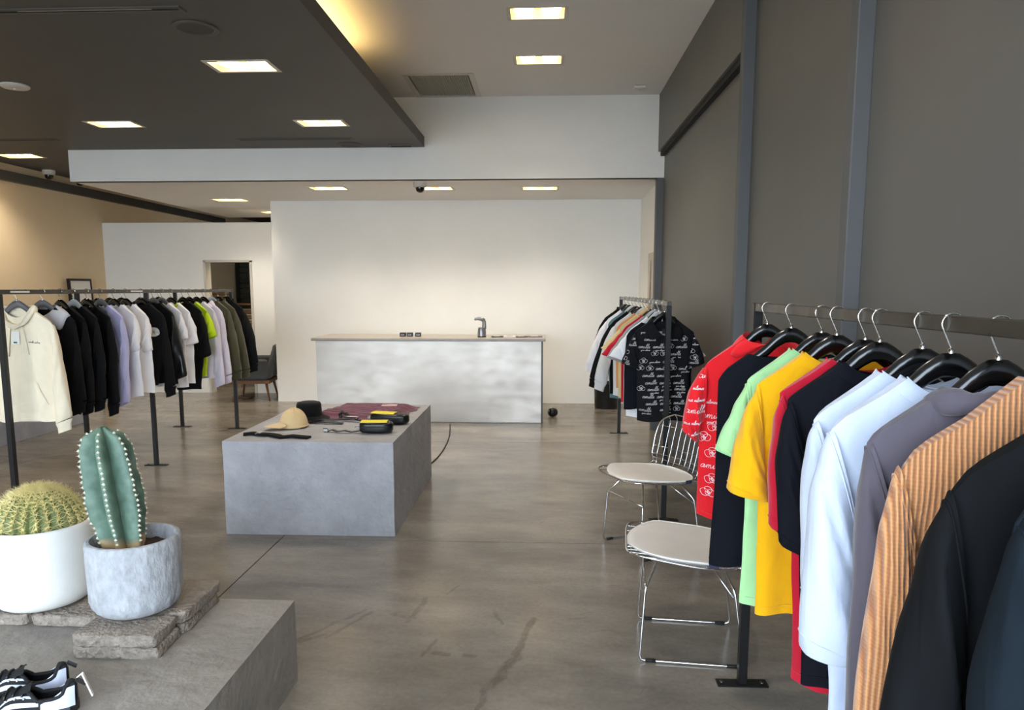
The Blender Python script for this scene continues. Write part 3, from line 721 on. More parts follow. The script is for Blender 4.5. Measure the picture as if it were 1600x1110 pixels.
def cuff(G, sd, d, ln=.06, m=None, parent=None, name='cuff'):
    fn = G.sleeve_fn(sd, d); B = MB()
    c = Vector((0, 0, 0)); R = [Vector(fn(k / 16, 1.0)) for k in range(16)]
    for p in R: c += p / 16
    c2 = sum((Vector(fn(k / 16, .9)) for k in range(16)), Vector()) / 16
    dr = (c - c2).normalized()
    rows = []
    for (t, sc) in ((-.012, .97), (0, .93), (.3, .80), (.8, .78), (1, .76), (1.0, .62), (.5, .6)):
        off = dr * (ln * t if t > 0 else t)
        rows.append([c + (p - c) * sc + off for p in R])
    B.grid(lambda u, v: rows[int(round(v * (len(rows) - 1)))][int(round(u * 16)) % 16], 16, len(rows), wrapu=True, flip=sd > 0)
    return B.build(name, m, parent, True, 60)

def rib_collar(G, m, parent, h=.026):
    B = MB()
    for side in (-1, 1):
        n = 22
        def fn(u, v):
            x = (-1 + 2 * u) * G.nw * .995
            p = Vector(G.pt(x / G.hw(1), 1, side)); 
            dz = [.004, .006, .0, -h * .5, -h][int(round(v * 4))]; dy = [-.004, .001, .0055, .008, .005][int(round(v * 4))]
            k = 1 + [0, 0, .02, .10, .17][int(round(v * 4))]
            zoff = 0
            if v > .5: zoff = 0
            q = G.xz(max(-G.W, min(G.W, x * k)), p.z + dz, side, 0) if v > .3 else (p.x, p.y, p.z + dz)
            return (q[0], q[1] + side * dy, p.z + dz - (k - 1) * .12 * abs(x) / G.nw * 0)
        B.grid(fn, n, 5, flip=side < 0)
    return B.build('collar', m, parent, True, 60)

def wing_collar(G, m, parent, size=.075, drop=.05, vee=None, name='collar'):
    """turn-down collar: one leaf each side, plus stand at the back"""
    zs = ip(G.nw, HC) + G.lift
    vee = G.nd if vee is None else vee
    for sd in (-1, 1):
        B = MB()
        inner = [(0, .045, zs - G.nb + .022), (.05, .042, zs + .018), (G.nw * .95, .012, zs + .012), (G.nw * .8, -.028, zs - vee * .35), (G.nw * .42, -.04, zs - vee * .8), (.006, -.044, zs - vee)]
        outer = [(0, .058, zs - G.nb - .04), (.07, .056, zs - .038), (G.nw + size * .55, .016, zs - .055), (G.nw + size * .55, -.034, zs - vee * .4 - .05), (G.nw + size * .28, -.05, zs - vee * .75 - drop), (.05, -.053, zs - vee - drop * .35)]
        def cr(P, t):
            n = len(P) - 1; i = min(n - 1, int(t * n)); f_ = t * n - i
            p0, p1, p2, p3 = (Vector(P[max(0, i - 1)]), Vector(P[i]), Vector(P[i + 1]), Vector(P[min(n, i + 2)]))
            return 0.5 * ((2 * p1) + (p2 - p0) * f_ + (2 * p0 - 5 * p1 + 4 * p2 - p3) * f_ ** 2 + (3 * p1 - p0 - 3 * p2 + p3) * f_ ** 3)
        def fn(u, v):
            a, b = cr(inner, u), cr(outer, u)
            if v < .99: p = a.lerp(b, v / .8); lift = .010 * sin(PI * min(1, v / .8))
            else: p = a.lerp(b, .96) ; lift = -.004
            out = Vector((.5, -.8 if u > .45 else .8, 0))
            p = p + out * lift + Vector((0, 0, lift * .4))
            return (sd * p.x, p.y + .006, p.z)
        B.grid(fn, 22, 6, flip=sd > 0); B.build(name, m, parent, True)

def hood(G, m, parent, front=True):
    zs = ip(G.nw, HC) + G.lift
    s = -1 if front else 1
    B = MB()
    def ring(u, v):
        a = 2 * PI * u; k = 2 * PI * v
        f = max(0, -s * 0 + (-sin(a) if front else sin(a)))        # 1 at the wearer's chest
        R = Vector((cos(a) * .1, sin(a) * .052, zs - (.02 if front else .035) - .1 * f ** 1.6 + .012 * (1 - f)))
        rr = (.022 if front else .02) * (1 - .35 * f ** 2) + .004 * sin(7 * a + 1)
        out = Vector((cos(a), sin(a) * .9, 0)).normalized()
        p = R + out * rr * cos(k) + Vector((0, 0, 1.15 * rr * sin(k)))
        return tuple(p)
    vs = [ring(i / 28, j / 10) for j in range(10) for i in range(28)]
    fs = [(j * 28 + i, j * 28 + (i + 1) % 28, ((j + 1) % 10) * 28 + (i + 1) % 28, ((j + 1) % 10) * 28 + i) for j in range(10) for i in range(28)]
    B.add(vs, fs)
    # hood bag behind the wearer's neck
    b = MB(); yy = .055 if front else -.035
    def bag(u, v):
        a = 2 * PI * u; t = PI * v
        r = 1 + .07 * sin(5 * a + 3 * v) + .05 * sin(9 * v + 2 * a)
        return (.115 * sin(t) * cos(a) * r, yy + .028 * sin(t) * sin(a) * r, zs - .135 + .085 * cos(t) - .02 * cos(a * 2) * sin(t))
    b.grid(bag, 24, 14, flip=True, wrapu=True)
    h = B.build('hood', m, parent, True); b.build('hood_fold', m, h, True)
    return h

# cursive stroke letters (x advance, strokes), baseline 0, x-height 1
GL = {
 'a': (1.35, [(.95, .8), (.55, 1), (.12, .7), (.12, .22), (.42, 0), (.8, .35), (.98, .98), (.93, .25), (1.1, 0), (1.35, .25)]),
 'm': (1.75, [(0, .25), (.22, 1), (.3, 0), (.4, .7), (.62, 1), (.78, .6), (.78, 0), (.88, .7), (1.1, 1), (1.28, .6), (1.3, .1), (1.5, 0), (1.75, .25)]),
 'n': (1.3, [(0, .25), (.22, 1), (.3, 0), (.4, .7), (.66, 1), (.84, .6), (.86, .1), (1.05, 0), (1.3, .25)]),
 'i': (.7, [(0, .25), (.25, 1), (.24, .2), (.42, 0), (.7, .25)]),
 'l': (.8, [(0, .25), (.5, 1.5), (.48, 2.3), (.26, 2.1), (.22, .4), (.45, 0), (.8, .25)]),
 'e': (.85, [(0, .25), (.5, .65), (.4, 1), (.1, .65), (.18, .12), (.5, 0), (.85, .25)]),
 's': (.8, [(0, .25), (.45, 1.05), (.4, .7), (.6, .3), (.35, 0), (.1, .12), (.8, .25)]),
 'u': (1.3, [(0, .25), (.2, 1), (.2, .3), (.45, 0), (.8, .4), (.88, 1), (.88, .2), (1.08, 0), (1.3, .25)]),
 'r': (.8, [(0, .25), (.25, 1.1), (.5, .9), (.48, .3), (.6, 0), (.8, .25)]),
 'o': (1.1, [(.5, 1), (.12, .7), (.15, .15), (.5, 0), (.85, .4), (.7, .9), (.5, 1), (.8, .75), (1.1, .8)]),
 'y': (1.3, [(0, .25), (.2, 1), (.25, .3), (.5, .05), (.85, .5), (.92, 1), (.8, -.6), (.5, -1.1), (.3, -.7), (.9, -.1), (1.3, .25)]),
 'c': (.9, [(.6, .85), (.4, 1), (.1, .6), (.2, .1), (.5, 0), (.9, .25)]),
 'g': (1.3, [(.95, .8), (.55, 1), (.12, .7), (.12, .25), (.42, .02), (.85, .4), (.98, 1), (.85, -.7), (.5, -1.1), (.3, -.7), (.9, -.1), (1.3, .25)]),
 't': (.7, [(0, .25), (.4, 1.8), (.3, .3), (.45, 0), (.7, .25)]),
}
def word(txt, size):
    """list of polylines for a cursive word, in metres"""
    x = 0; pts = []; out = []
    for ch in txt:
        if ch == ' ':
            if pts: out.append(pts)
            pts = []; x += .9; continue
        adv, st = GL[ch]
        pts += [(x + p[0], p[1]) for p in st]
        if ch == 'i': out.append([(x + .42, 1.45), (x + .46, 1.6)])
        if ch == 't': out.append([(x + .1, 1.35), (x + .6, 1.4)])
        x += adv
    if pts: out.append(pts)
    res = []
    for pl in out:
        V = [Vector((a + .32 * b, b, 0)) for a, b in pl]; sm = []
        for i in range(len(V) - 1):
            p0, p1, p2, p3 = V[max(0, i - 1)], V[i], V[i + 1], V[min(len(V) - 1, i + 2)]
            for f_ in (0, .33, .66):
                sm.append(.5 * ((2 * p1) + (p2 - p0) * f_ + (2 * p0 - 5 * p1 + 4 * p2 - p3) * f_ ** 2 + (3 * p1 - p0 - 3 * p2 + p3) * f_ ** 3))
        sm.append(V[-1]); res.append([(p.x * size, p.y * size) for p in sm])
    return res, x * size
def rose(size):
    R = []
    for (cx, cy, r) in ((-.7, 0, .8), (.6, .15, .75), (0, .7, .7), (-.1, -.1, .45), (.1, .1, .22)):
        R.append([(size * (cx + r * cos(a) * (1 + .1 * sin(3 * a))), size * (cy + r * sin(a))) for a in [2 * PI * k / 14 for k in range(15)]])
    return R
def draw(B, lines, fn, ox, oz, wd, rot=0.0):
    """thin raised strokes following the cloth: fn(x,z) -> point on the surface"""
    c, s = cos(rot), sin(rot)
    for pl in lines:
        P = [fn(ox + c * x - s * z, oz + s * x + c * z) for x, z in pl]
        V = []; F = []
        for i, p in enumerate(P):
            a, b = P[max(0, i - 1)], P[min(len(P) - 1, i + 1)]
            dx, dz = b[0] - a[0], b[2] - a[2]; l = math.hypot(dx, dz) or 1
            nx, nz = -dz / l * wd / 2, dx / l * wd / 2
            V += [(p[0] + nx, p[1], p[2] + nz), (p[0] - nx, p[1], p[2] - nz)]
        for i in range(len(P) - 1): F.append((2 * i, 2 * i + 1, 2 * i + 3, 2 * i + 2))
        B.add(V, F)

def scribble_print(G, m, parent, rnd, wd=.0022, side=-1, sl=True):
    B = MB()
    zlo, zhi = G.hem + .04, -.2
    z = zhi; row = 0
    while z > zlo:
        x = -G.wb + .012 + rnd.uniform(-.03, .03)
        while x < G.wb - .05:
            k = rnd.random()
            top = G.top(x, side) - .03
            if k < .62:
                big = rnd.random() < .65
                ls, ln = word('amille', .0125) if big else word('your silence', .0062)
                if x + ln > G.wb - .005: ls, ln = word(rnd.choice(['amil', 'mille', 'lle']), .0115)
                if x + ln > G.wb: break
                if z + .03 < min(G.top(x, side), G.top(x + ln, side)) and z + .03 < G.top(x + ln / 2, side):
                    draw(B, ls, lambda a, b: G.xz(a, b, side), x, z, wd if big else wd * .7, .05 * (rnd.random() - .3))
                    if big and rnd.random() < .6:
                        l2, n2 = word('your silence', .005); draw(B, l2, lambda a, b: G.xz(a, b, side), x + .02, z - .018, wd * .65)
                x += ln + .018
            elif k < .85:
                if z + .045 < top and x + .03 < G.wb: draw(B, rose(.017), lambda a, b: G.xz(a, b, side), x + .025, z + .01, wd * .8)
                x += .062
            else: x += .04
        z -= rnd.uniform(.042, .055); row += 1
    o = B.build('script_print', m, parent); o['kind'] = 'stuff'
    if sl and G.slv:
        for sd in (-1, 1):
            fn = G.sleeve_fn(sd, G.slv); b = MB()
            def sp(a, t):      # a across the sleeve -1..1, t along it, on the visible face
                kk = math.acos(max(-1, min(1, a))) / (2 * PI)
                kk = 1 - kk if side < 0 else kk
                p = fn(kk, t); return Vector((p[0], p[1] + side * .0025, p[2]))
            tab = [(a_ / 8, t_ / 14, sp(a_ / 8, t_ / 14)) for a_ in range(-8, 9) for t_ in range(15)]
            def inv(x, z):
                a0, t0, p = min(tab, key=lambda q: (q[2].x - x) ** 2 + (q[2].z - z) ** 2)
                for _ in range(4):
                    p = sp(a0, t0); pa = sp(a0 + .01, t0) if a0 < .98 else sp(a0 - .01, t0); da = .01 if a0 < .98 else -.01
                    pt_ = sp(a0, t0 + .01)
                    m = [(pa.x - p.x) / da, (pt_.x - p.x) / .01, (pa.z - p.z) / da, (pt_.z - p.z) / .01]
                    det = m[0] * m[3] - m[1] * m[2]
                    if abs(det) < 1e-9: break
                    ex, ez = x - p.x, z - p.z
                    a0 = max(-1, min(1, a0 + (ex * m[3] - ez * m[1]) / det)); t0 = max(0, min(1, t0 + (ez * m[0] - ex * m[2]) / det))
                p = sp(a0, t0)
                return p if abs(p.x - x) + abs(p.z - z) < .002 and abs(a0) < .93 and .04 < t0 < .96 else None
            zs = [q[2].z for q in tab]; z = max(zs) - .04
            while z > min(zs):
                xs_ = [q[2].x for q in tab if abs(q[2].z - z) < .02]
                if xs_:
                    x = min(xs_) + rnd.uniform(-.03, .01)
                    ls, ln = word('amille', .0125) if rnd.random() < .6 else word('your silence', .0062)
                    if rnd.random() < .3: ls = rose(.017); x += .03
                    for l in ls:
                        run = []
                        for (qx, qz) in l + [None] if False else l:
                            p = inv(x + qx, z + qz)
                            if p is None:
                                if len(run) > 1: draw(b, [[(i_, 0) for i_ in range(len(run))]], lambda a, z_, R=run: tuple(R[int(round(a))]), 0, 0, wd)
                                run = []
                            else: run.append(p)
                        if len(run) > 1: draw(b, [[(i_, 0) for i_ in range(len(run))]], lambda a, z_, R=run: tuple(R[int(round(a))]), 0, 0, wd)
                z -= .042
            if b.v: b.build('sleeve_print', m, parent)['kind'] = 'stuff'
    return o

def dress(name, label, cat, loc, rotz, m, G, group, collar='crew', hm=None, cm=None, cuffs=False, extras=None, sleeve_m=None, hlabel=None, hgroup=None):
    t = thing(name, label, cat, loc, rotz, group)
    G.torso().build('body', m, t, True, 70)
    if G.slv:
        for sd in (-1, 1):
            d = dict(G.slv)
            if sd == 1 and 'R' in d: d.update(d['R'])
            G.sleeve(sd, d).build('sleeve', sleeve_m or m, t, True, 70)
            if cuffs: cuff(G, sd, d, m=sleeve_m or m, parent=t)
            if loc[1] < 3:
                fn = G.sleeve_fn(sd, d)
                MB().tube([fn(k / 28, .075) for k in range(28)], .0024, 5, closed=True).build('armhole_seam', sleeve_m or m, t, True)
                if not cuffs: MB().tube([Vector(fn(k / 28, .93)) for k in range(28)], .0018, 5, closed=True).build('sleeve_hem', sleeve_m or m, t, True)
    if loc[1] < 3:
        us = [-1 + k / 12 for k in range(25)]
        MB().tube([G.pt(u, .035, -1) for u in us] + [G.pt(u, .035, 1) for u in us[::-1]], .0018, 5, closed=True).build('hem', m, t, True)
    cm = cm or m
    if collar == 'crew': rib_collar(G, cm, t)
    elif collar == 'wing': wing_collar(G, cm, t)
    elif collar == 'bigwing': wing_collar(G, cm, t, .15, .11)
    elif collar == 'hood': hood(G, cm, t, True)
    elif collar == 'hoodback': hood(G, cm, t, False)
    elif collar == 'stand':
        zs = ip(G.nw, HC) + G.lift
        B = MB()
        B.grid(lambda u, v: (cos(2 * PI * u) * (.088 - .006 * v), sin(2 * PI * u) * (.045 - .004 * v) + .006, zs - .015 + (.05 * min(v, .75) if v < .9 else .03) - .035 * max(0, -sin(2 * PI * u))), 28, 6, wrapu=True)
        B.build('collar', cm, t, True)
    if extras: extras(t, G)
    hanger(hlabel or ('hanger holding the ' + label), loc, rotz + .0, hm, hgroup or 'hangers')
    return t

def strip(G, x0, x1, z0, z1, m, parent, name, side=-1, off=.003, n=24):
    B = MB(); B.grid(lambda u, v: G.xz(x0 + (x1 - x0) * u, z0 + (z1 - z0) * v, side, off), 3, n, flip=side > 0)
    return B.build(name, m, parent, True)
def placket(t, G):
    b = strip(G, -.014, .014, G.hem + .01, -.215, MATS.get('pl') or M_gap, t, 'zip', -1, .003)
def backseam(t, G): pass

# ---- fabrics
F_red = fabric('red', (222, 26, 36)); F_crimson = fabric('crimson', (190, 20, 46)); F_black = fabric('black', (11, 11, 14), sheen=0)
F_navy = fabric('ink_navy', (11, 13, 22), sheen=0); F_green = fabric('light_green', (168, 218, 156)); F_yellow = fabric('yellow', (240, 178, 8))
F_ice = fabric('ice_white', (206, 216, 236)); F_slate = fabric('slate', (94, 88, 98)); F_coal = fabric('coal', (14, 16, 19), sheen=0); F_teal = fabric('dark_teal', (18, 28, 36), sheen=0)
F_cream = fabric('cream', (238, 226, 200)); F_lav = fabric('lavender', (186, 184, 222)); F_white = fabric('white', (234, 232, 234)); F_lime = fabric('lime', (188, 214, 26))
F_lilac = fabric('lilac_white', (216, 210, 226)); F_olive = fabric('olive', (74, 72, 52)); F_grey = fabric('grey', (150, 150, 150)); F_lgrey = fabric('pale_grey', (206, 206, 204))
F_tan = fabric('tan', (206, 148, 92)); F_polo = fabric('polo_collar', (196, 196, 204)); F_tealb = fabric('dusty_teal', (92, 122, 128)); F_sand = fabric('sand', (218, 194, 140))
M_leather = mat('black_leather', (20, 21, 24), .32, noise=(30, .2), bump=(120, .3, .002))
def cord_mat():
    m = bpy.data.materials.new('tan_corduroy'); m.use_nodes = True
    N = m.node_tree.nodes; L = m.node_tree.links; b = N['Principled BSDF']
    tc = N.new('ShaderNodeTexCoord')
    wv = N.new('ShaderNodeTexWave'); wv.wave_type = 'BANDS'; wv.bands_direction = 'X'; wv.inputs['Scale'].default_value = 38; wv.inputs['Distortion'].default_value = .5; wv.inputs['Detail'].default_value = 2; wv.inputs['Detail Scale'].default_value = 2
    L.new(tc.outputs['Object'], wv.inputs['Vector'])
    wz = N.new('ShaderNodeTexWave'); wz.wave_type = 'BANDS'; wz.bands_direction = 'Z'; wz.inputs['Scale'].default_value = 46; wz.inputs['Distortion'].default_value = 1.5
    L.new(tc.outputs['Object'], wz.inputs['Vector'])
    mx = N.new('ShaderNodeMath'); mx.operation = 'MULTIPLY_ADD'; mx.inputs[1].default_value = .16; L.new(wz.outputs['Fac'], mx.inputs[0]); L.new(wv.outputs['Fac'], mx.inputs[2])
    r = N.new('ShaderNodeValToRGB'); r.color_ramp.elements[0].position = .1; r.color_ramp.elements[0].color = lin((176, 110, 64)); r.color_ramp.elements[1].position = 1; r.color_ramp.elements[1].color = lin((228, 166, 112))
    L.new(mx.outputs[0], r.inputs['Fac']); L.new(r.outputs['Color'], b.inputs['Base Color'])
    bp = N.new('ShaderNodeBump'); bp.inputs['Strength'].default_value = .9; bp.inputs['Distance'].default_value = .004
    L.new(mx.outputs[0], bp.inputs['Height']); L.new(bp.outputs['Normal'], b.inputs['Normal'])
    b.inputs['Roughness'].default_value = .9; b.inputs['Sheen Weight'].default_value = .3
    return m
M_cord = cord_mat()
R_ = random.Random(3)
gR, gS, gA, gB = 'clothes on the right rack', 'clothes on the small far rack', 'clothes on the long left rack', 'clothes on the rear left rack'
hR, hS, hA, hB = 'hangers on the right rack', 'hangers on the small far rack', 'hangers on the long left rack', 'hangers on the rear left rack'
rot = lambda d: math.radians(d)

# ---- right rack, far to near
def pr(t, G): scribble_print(G, M_white_print, t, random.Random(5), .0017)
dress('printed_shirt', 'red short-sleeved shirt with white script print on the right rack', 'shirt', (RX, 2.68, RZ), rot(-4), F_red,
      Garment(hem=-.775, wb=.225, wa=.225, W=.215, nd=.02, nb=.05, ph=.4, slv=dict(c=(.262, -.475), cw=.055, th=.06, te=.03, b=.075)), gR, 'wing', extras=pr, hgroup=hR, hlabel='black hanger with the red printed shirt, farthest on the right rack')
dress('sleeveless_top', 'black sleeveless top between the red printed shirt and green tee', 'top', (RX, 2.42, RZ), rot(-3), F_navy,
      Garment(hem=-.855, W=.225, wa=.225, wb=.235, nw=.13, nd=.012, nb=.01, ph=1.1, ah=.22, fold=.004), gR, None, hgroup=hR, hlabel='black hanger with the black sleeveless top on the right rack')
dress('tee_shirt', 'light green t-shirt mostly hidden behind the yellow one', 't-shirt', (RX + .005, 2.17, RZ), rot(-2), F_green,
      Garment(hem=-.885, W=.205, wa=.2, wb=.205, nd=.03, nb=.05, ph=2.2, slv=dict(c=(.235, -.43), cw=.13, y=-.02, b=.05)), gR, 'crew', hgroup=hR, hlabel='black hanger with the light green tee on the right rack')
dress('tee_shirt', 'bright yellow t-shirt on the right rack', 't-shirt', (RX, 2.045, RZ), rot(-5), F_yellow,
      Garment(hem=-.85, W=.205, wa=.19, wb=.19, nd=.035, nb=.03, ph=3.3, slv=dict(c=(.222, -.515), cw=.12, tl=.012, y=-.03, b=.06, th=.05, te=.045)), gR, 'crew', hgroup=hR, hlabel='black hanger with the yellow tee on the right rack')
dress('tee_shirt', 'crimson long t-shirt between the yellow tee and the black tee', 't-shirt', (RX, 1.865, RZ), rot(-3), F_crimson,
      Garment(hem=-.965, W=.2, wa=.155, wb=.135, Tm=.028, Th=.03, nd=.03, nb=.05, ph=4.1, slv=dict(c=(.165, -.57), cw=.10, y=-.02, b=.04)), gR, 'crew', hgroup=hR, hlabel='black hanger with the crimson tee on the right rack')
dress('tee_shirt', 'black oversized t-shirt in front of the crimson one on the right rack', 't-shirt', (RX, 1.785, RZ), rot(-4), F_navy,
      Garment(hem=-.93, W=.205, wa=.16, wb=.14, Tm=.028, Th=.03, nd=.035, nb=.03, ph=5.2, slv=dict(c=(.165, -.585), cw=.10, tl=.02, y=-.03, b=.045, th=.05)), gR, 'crew', hgroup=hR, hlabel='black hanger with the black oversized tee on the right rack')
dress('tee_shirt', 'pale blue-white t-shirt behind another one like it, next to the black tee', 't-shirt', (RX, 1.585, RZ), rot(-3), F_ice,
      Garment(hem=-.955, W=.215, wa=.17, wb=.15, nd=.03, nb=.04, ph=6.0, slv=dict(c=(.17, -.66), cw=.10, y=-.01, b=.04)), gR, 'crew', hgroup=hR, hlabel='black hanger with the rear blue-white tee on the right rack')
def seam8(t, G):
    pass
dress('tee_shirt', 'oversized blue-white t-shirt with wide long sleeves next to the slate hoodie', 't-shirt', (RX, 1.475, RZ), rot(-5), F_ice,
      Garment(hem=-.94, W=.22, wa=.17, wb=.15, nd=.04, nb=.028, ph=.9, slv=dict(c=(.2, -.70), cw=.125, tl=.006, y=-.02, b=.05, th=.055, te=.05)), gR, 'crew', hgroup=hR, hlabel='black hanger with the oversized blue-white tee on the right rack')
dress('hooded_sweatshirt', 'slate grey hoodie squeezed between the blue-white tee and tan jacket', 'hoodie', (RX + .01, 1.34, RZ), rot(-3), F_slate,
      Garment(hem=-.95, W=.215, wa=.16, wb=.14, nd=.03, nb=.04, ph=1.7, slv=dict(c=(.17, -.86), cw=.1, y=0, b=.03)), gR, 'hoodback', cuffs=True, hgroup=hR, hlabel='black hanger nearest in view, holding the slate hoodie')
dress('corduroy_jacket', 'tan corduroy jacket on the right rack', 'jacket', (RX + .03, 1.215, RZ), rot(-6), M_cord,
      Garment(hem=-.92, W=.235, wa=.2, wb=.19, nw=.05, lift=.006, nd=.02, nb=.02, ph=2.6, slv=dict(c=(.225, -.84), cw=.12, y=-.01, b=.04, th=.045), Tm=.04), gR, None, hgroup=hR, hlabel='black hanger inside the tan corduroy jacket')
dress('black_jacket', 'black long-sleeved jacket in front of the tan corduroy one', 'jacket', (RX + .03, 1.06, RZ), rot(-6), F_coal,
      Garment(hem=-.9, W=.235, wa=.21, wb=.2, nd=.03, nb=.04, ph=3.9, slv=dict(c=(.255, -.74), cw=.13, y=-.01, b=.045, th=.055), Tm=.05), gR, 'wing', cuffs=True, hgroup=hR, hlabel='black hanger inside the nearest black jacket')
dress('teal_jacket', 'dark teal jacket cut by the lower right corner, nearest of all clothes', 'jacket', (RX + .03, .915, RZ), rot(-6), F_teal,
      Garment(hem=-.9, W=.225, wa=.2, wb=.2, nd=.03, nb=.04, ph=4.9, slv=dict(c=(.215, -.74), cw=.12, y=-.01, b=.03, th=.05), Tm=.045), gR, 'wing', cuffs=True, hgroup=hR, hlabel='black hanger inside the dark teal jacket')

# ---- small far rack, near to far
def pr2(t, G): 
    scribble_print(G, M_white_print, t, random.Random(11), .0016)
    strip(G, -.05, .05, -.3, -.19, F_polo, t, 'lining', 1, -.012)
    MB().box(-.012, .018, .0, .003, -.185, -.15, Matrix.Translation((0, .0, -.02))).build('label', M_plastic_black, t)
sl_s = dict(c=(.265, -.41), cw=.15, th=.045, b=.06); sl_l = dict(c=(.295, -.74), cw=.1, th=.045, b=.07)
dress('printed_shirt', 'black short-sleeved shirt with white script print, first on the small rack', 'shirt', (SX - .01, 5.03, SZ), rot(4), fabric('black_print', (19, 18, 22), sheen=0),
      Garment(hem=-.80, W=.205, wa=.178, wb=.17, nd=.11, nb=.015, ph=.2, fold=.005, slv=dict(c=(.225, -.43), cw=.13, th=.045, b=.05)), gS, 'wing', extras=pr2, hgroup=hS, hlabel='black hanger with the black printed shirt on the small rack')
dress('plain_shirt', 'plain black shirt right behind the black printed shirt', 'shirt', (SX - .02, 5.2, SZ), rot(3), F_navy, Garment(hem=-.745, W=.225, wa=.235, wb=.235, ph=1.2, nw=.12, nd=.02), gS, None, hm=M_hanger_white, hgroup=hS, hlabel='silver grey hanger with the plain black shirt on the small rack')
dress('tee_shirt', 'white t-shirt on the small rack beside the plain black shirt', 't-shirt', (SX, 5.37, SZ), rot(2), F_white, Garment(hem=-.83, ph=2.4, slv=dict(c=(.285, -.41), cw=.14, b=.06)), gS, 'crew', hgroup=hS, hlabel='black hanger with the white tee on the small rack')
dress('tee_shirt', 'grey t-shirt on the small rack hidden behind the white one', 't-shirt', (SX, 5.54, SZ), rot(2), F_grey, Garment(hem=-.80, ph=3.0, slv=dict(c=(.29, -.44), cw=.14, b=.06)), gS, 'crew', hm=M_hanger_white, hgroup=hS, hlabel='silver grey hanger with the grey tee on the small rack')
dress('tee_shirt', 'red t-shirt on the small rack', 't-shirt', (SX, 5.7, SZ), rot(2), F_crimson, Garment(hem=-.78, ph=3.8, slv=dict(c=(.315, -.43), cw=.14, b=.07)), gS, 'crew', hgroup=hS, hlabel='black hanger with the red tee on the small rack')
dress('tee_shirt', 'sand coloured t-shirt on the small rack behind the red one', 't-shirt', (SX, 5.95, SZ), rot(2), F_sand, Garment(hem=-.78, ph=4.6, slv=dict(c=(.30, -.4), cw=.14, b=.06)), gS, 'crew', hm=M_hanger_wood, hgroup=hS, hlabel='pale wooden hanger on the small rack')
dress('tan_shirt', 'tan shirt on the small rack seen low between red and grey', 'shirt', (SX, 6.15, SZ), rot(2), F_tan, Garment(hem=-.72, ph=5.6), gS, 'crew', hm=M_hanger_white, hgroup=hS, hlabel='silver grey hanger with the tan shirt on the small rack')
dress('long_sleeve_shirt', 'pale grey long-sleeved shirt on the small rack', 'shirt', (SX, 6.4, SZ), rot(3), F_lgrey, Garment(hem=-.82, ph=.6, slv=dict(c=(.335, -.72), cw=.11, b=.09)), gS, 'crew', cuffs=True, hgroup=hS, hlabel='black hanger with the pale grey shirt on the small rack')
dress('black_sweater', 'black sweater on the small rack behind the pale grey shirt', 'sweater', (SX, 6.7, SZ), rot(2), F_black, Garment(hem=-.85, ph=1.4, slv=dict(c=(.36, -.74), cw=.11, b=.09)), gS, 'crew', cuffs=True, hgroup=hS, hlabel='black hanger with the black sweater on the small rack')
dress('teal_shirt', 'dusty teal shirt peeping out low on the small rack', 'shirt', (SX, 6.95, SZ), rot(2), F_tealb, Garment(hem=-.93, ph=2.1, wb=.2), gS, 'crew', hm=M_hanger_white, hgroup=hS, hlabel='silver grey hanger with the teal shirt on the small rack')
dress('long_sleeve_shirt', 'white long-sleeved shirt near the far end of the small rack', 'shirt', (SX, 7.25, SZ), rot(2), F_white, Garment(hem=-.80, ph=2.8, slv=dict(c=(.36, -.66), cw=.11, b=.09)), gS, 'crew', cuffs=True, hgroup=hS, hlabel='black hanger with the white long-sleeved shirt on the small rack')
dress('black_jacket', 'black jacket hanging last at the far end of the small rack', 'jacket', (SX, 7.6, SZ), rot(2), F_black, Garment(hem=-.85, ph=3.6, slv=dict(c=(.31, -.7), cw=.11, b=.07)), gS, 'stand', cuffs=True, hgroup=hS, hlabel='black hanger at the far end of the small rack')

# ---- long left rack, near to far
def hoodie_bits(t, G):
    for sx in (-.035, .045):
        z0 = -.225; ln = .19 if sx > 0 else .2
        MB().tube([tuple(Vector(G.xz(sx * (1 + .1 * k), z0 - ln * k / 6, -1, .006))) for k in range(7)], .0035, 6).build('drawstring', F_cream, t, True)
    B = MB(); P = lambda u, v: G.xz((-1 + 2 * u) * (.17 - .06 * v), -.60 - .15 * (1 - v) + 0 * u, -1, .007)
    B.grid(P, 10, 6); B.build('pocket', F_cream, t, True)
    strip(G, -.03, .022, -.345, -.26, M_paper, t, 'price_tag', -1, .01, 4)
    strip(G, -.018, .006, -.338, -.328, mat('dark_green_print', (24, 84, 74), .6, noise=(30, .1)), t, 'tag_print', -1, .012, 3)
    b = MB(); ls, ln = word('amille silence', .006); draw(b, ls, lambda a, z: G.xz(a, z, -1, .003), .07, -.335, .002, -.08); b.build('script_print', mat('grey_brown_print', (120, 104, 96), .8, noise=(30, .1)), t)
    strip(G, .035, .045, G.hem + .02, G.hem + .055, M_plastic_black, t, 'hem_label', -1, .004, 3)
    strip(G, -.2, .2, G.hem, G.hem + .06, F_cream, t, 'hem_rib', -1, .004, 5)
ll = dict(c=(.25, -.88), cw=.115, th=.05, b=.045, y=-.02)
dress('hooded_sweatshirt', 'cream hoodie with a price tag, first on the long left rack', 'hoodie', (AX - .02, 4.76, AZ), rot(6), F_cream,
      Garment(hem=-.865, W=.225, wa=.225, wb=.2, nd=.06, ph=.3, Tm=.05, slv=ll), gA, 'hood', hm=M_hanger_grey, cuffs=True, extras=hoodie_bits, hgroup=hA, hlabel='grey hanger with the cream hoodie on the long left rack')
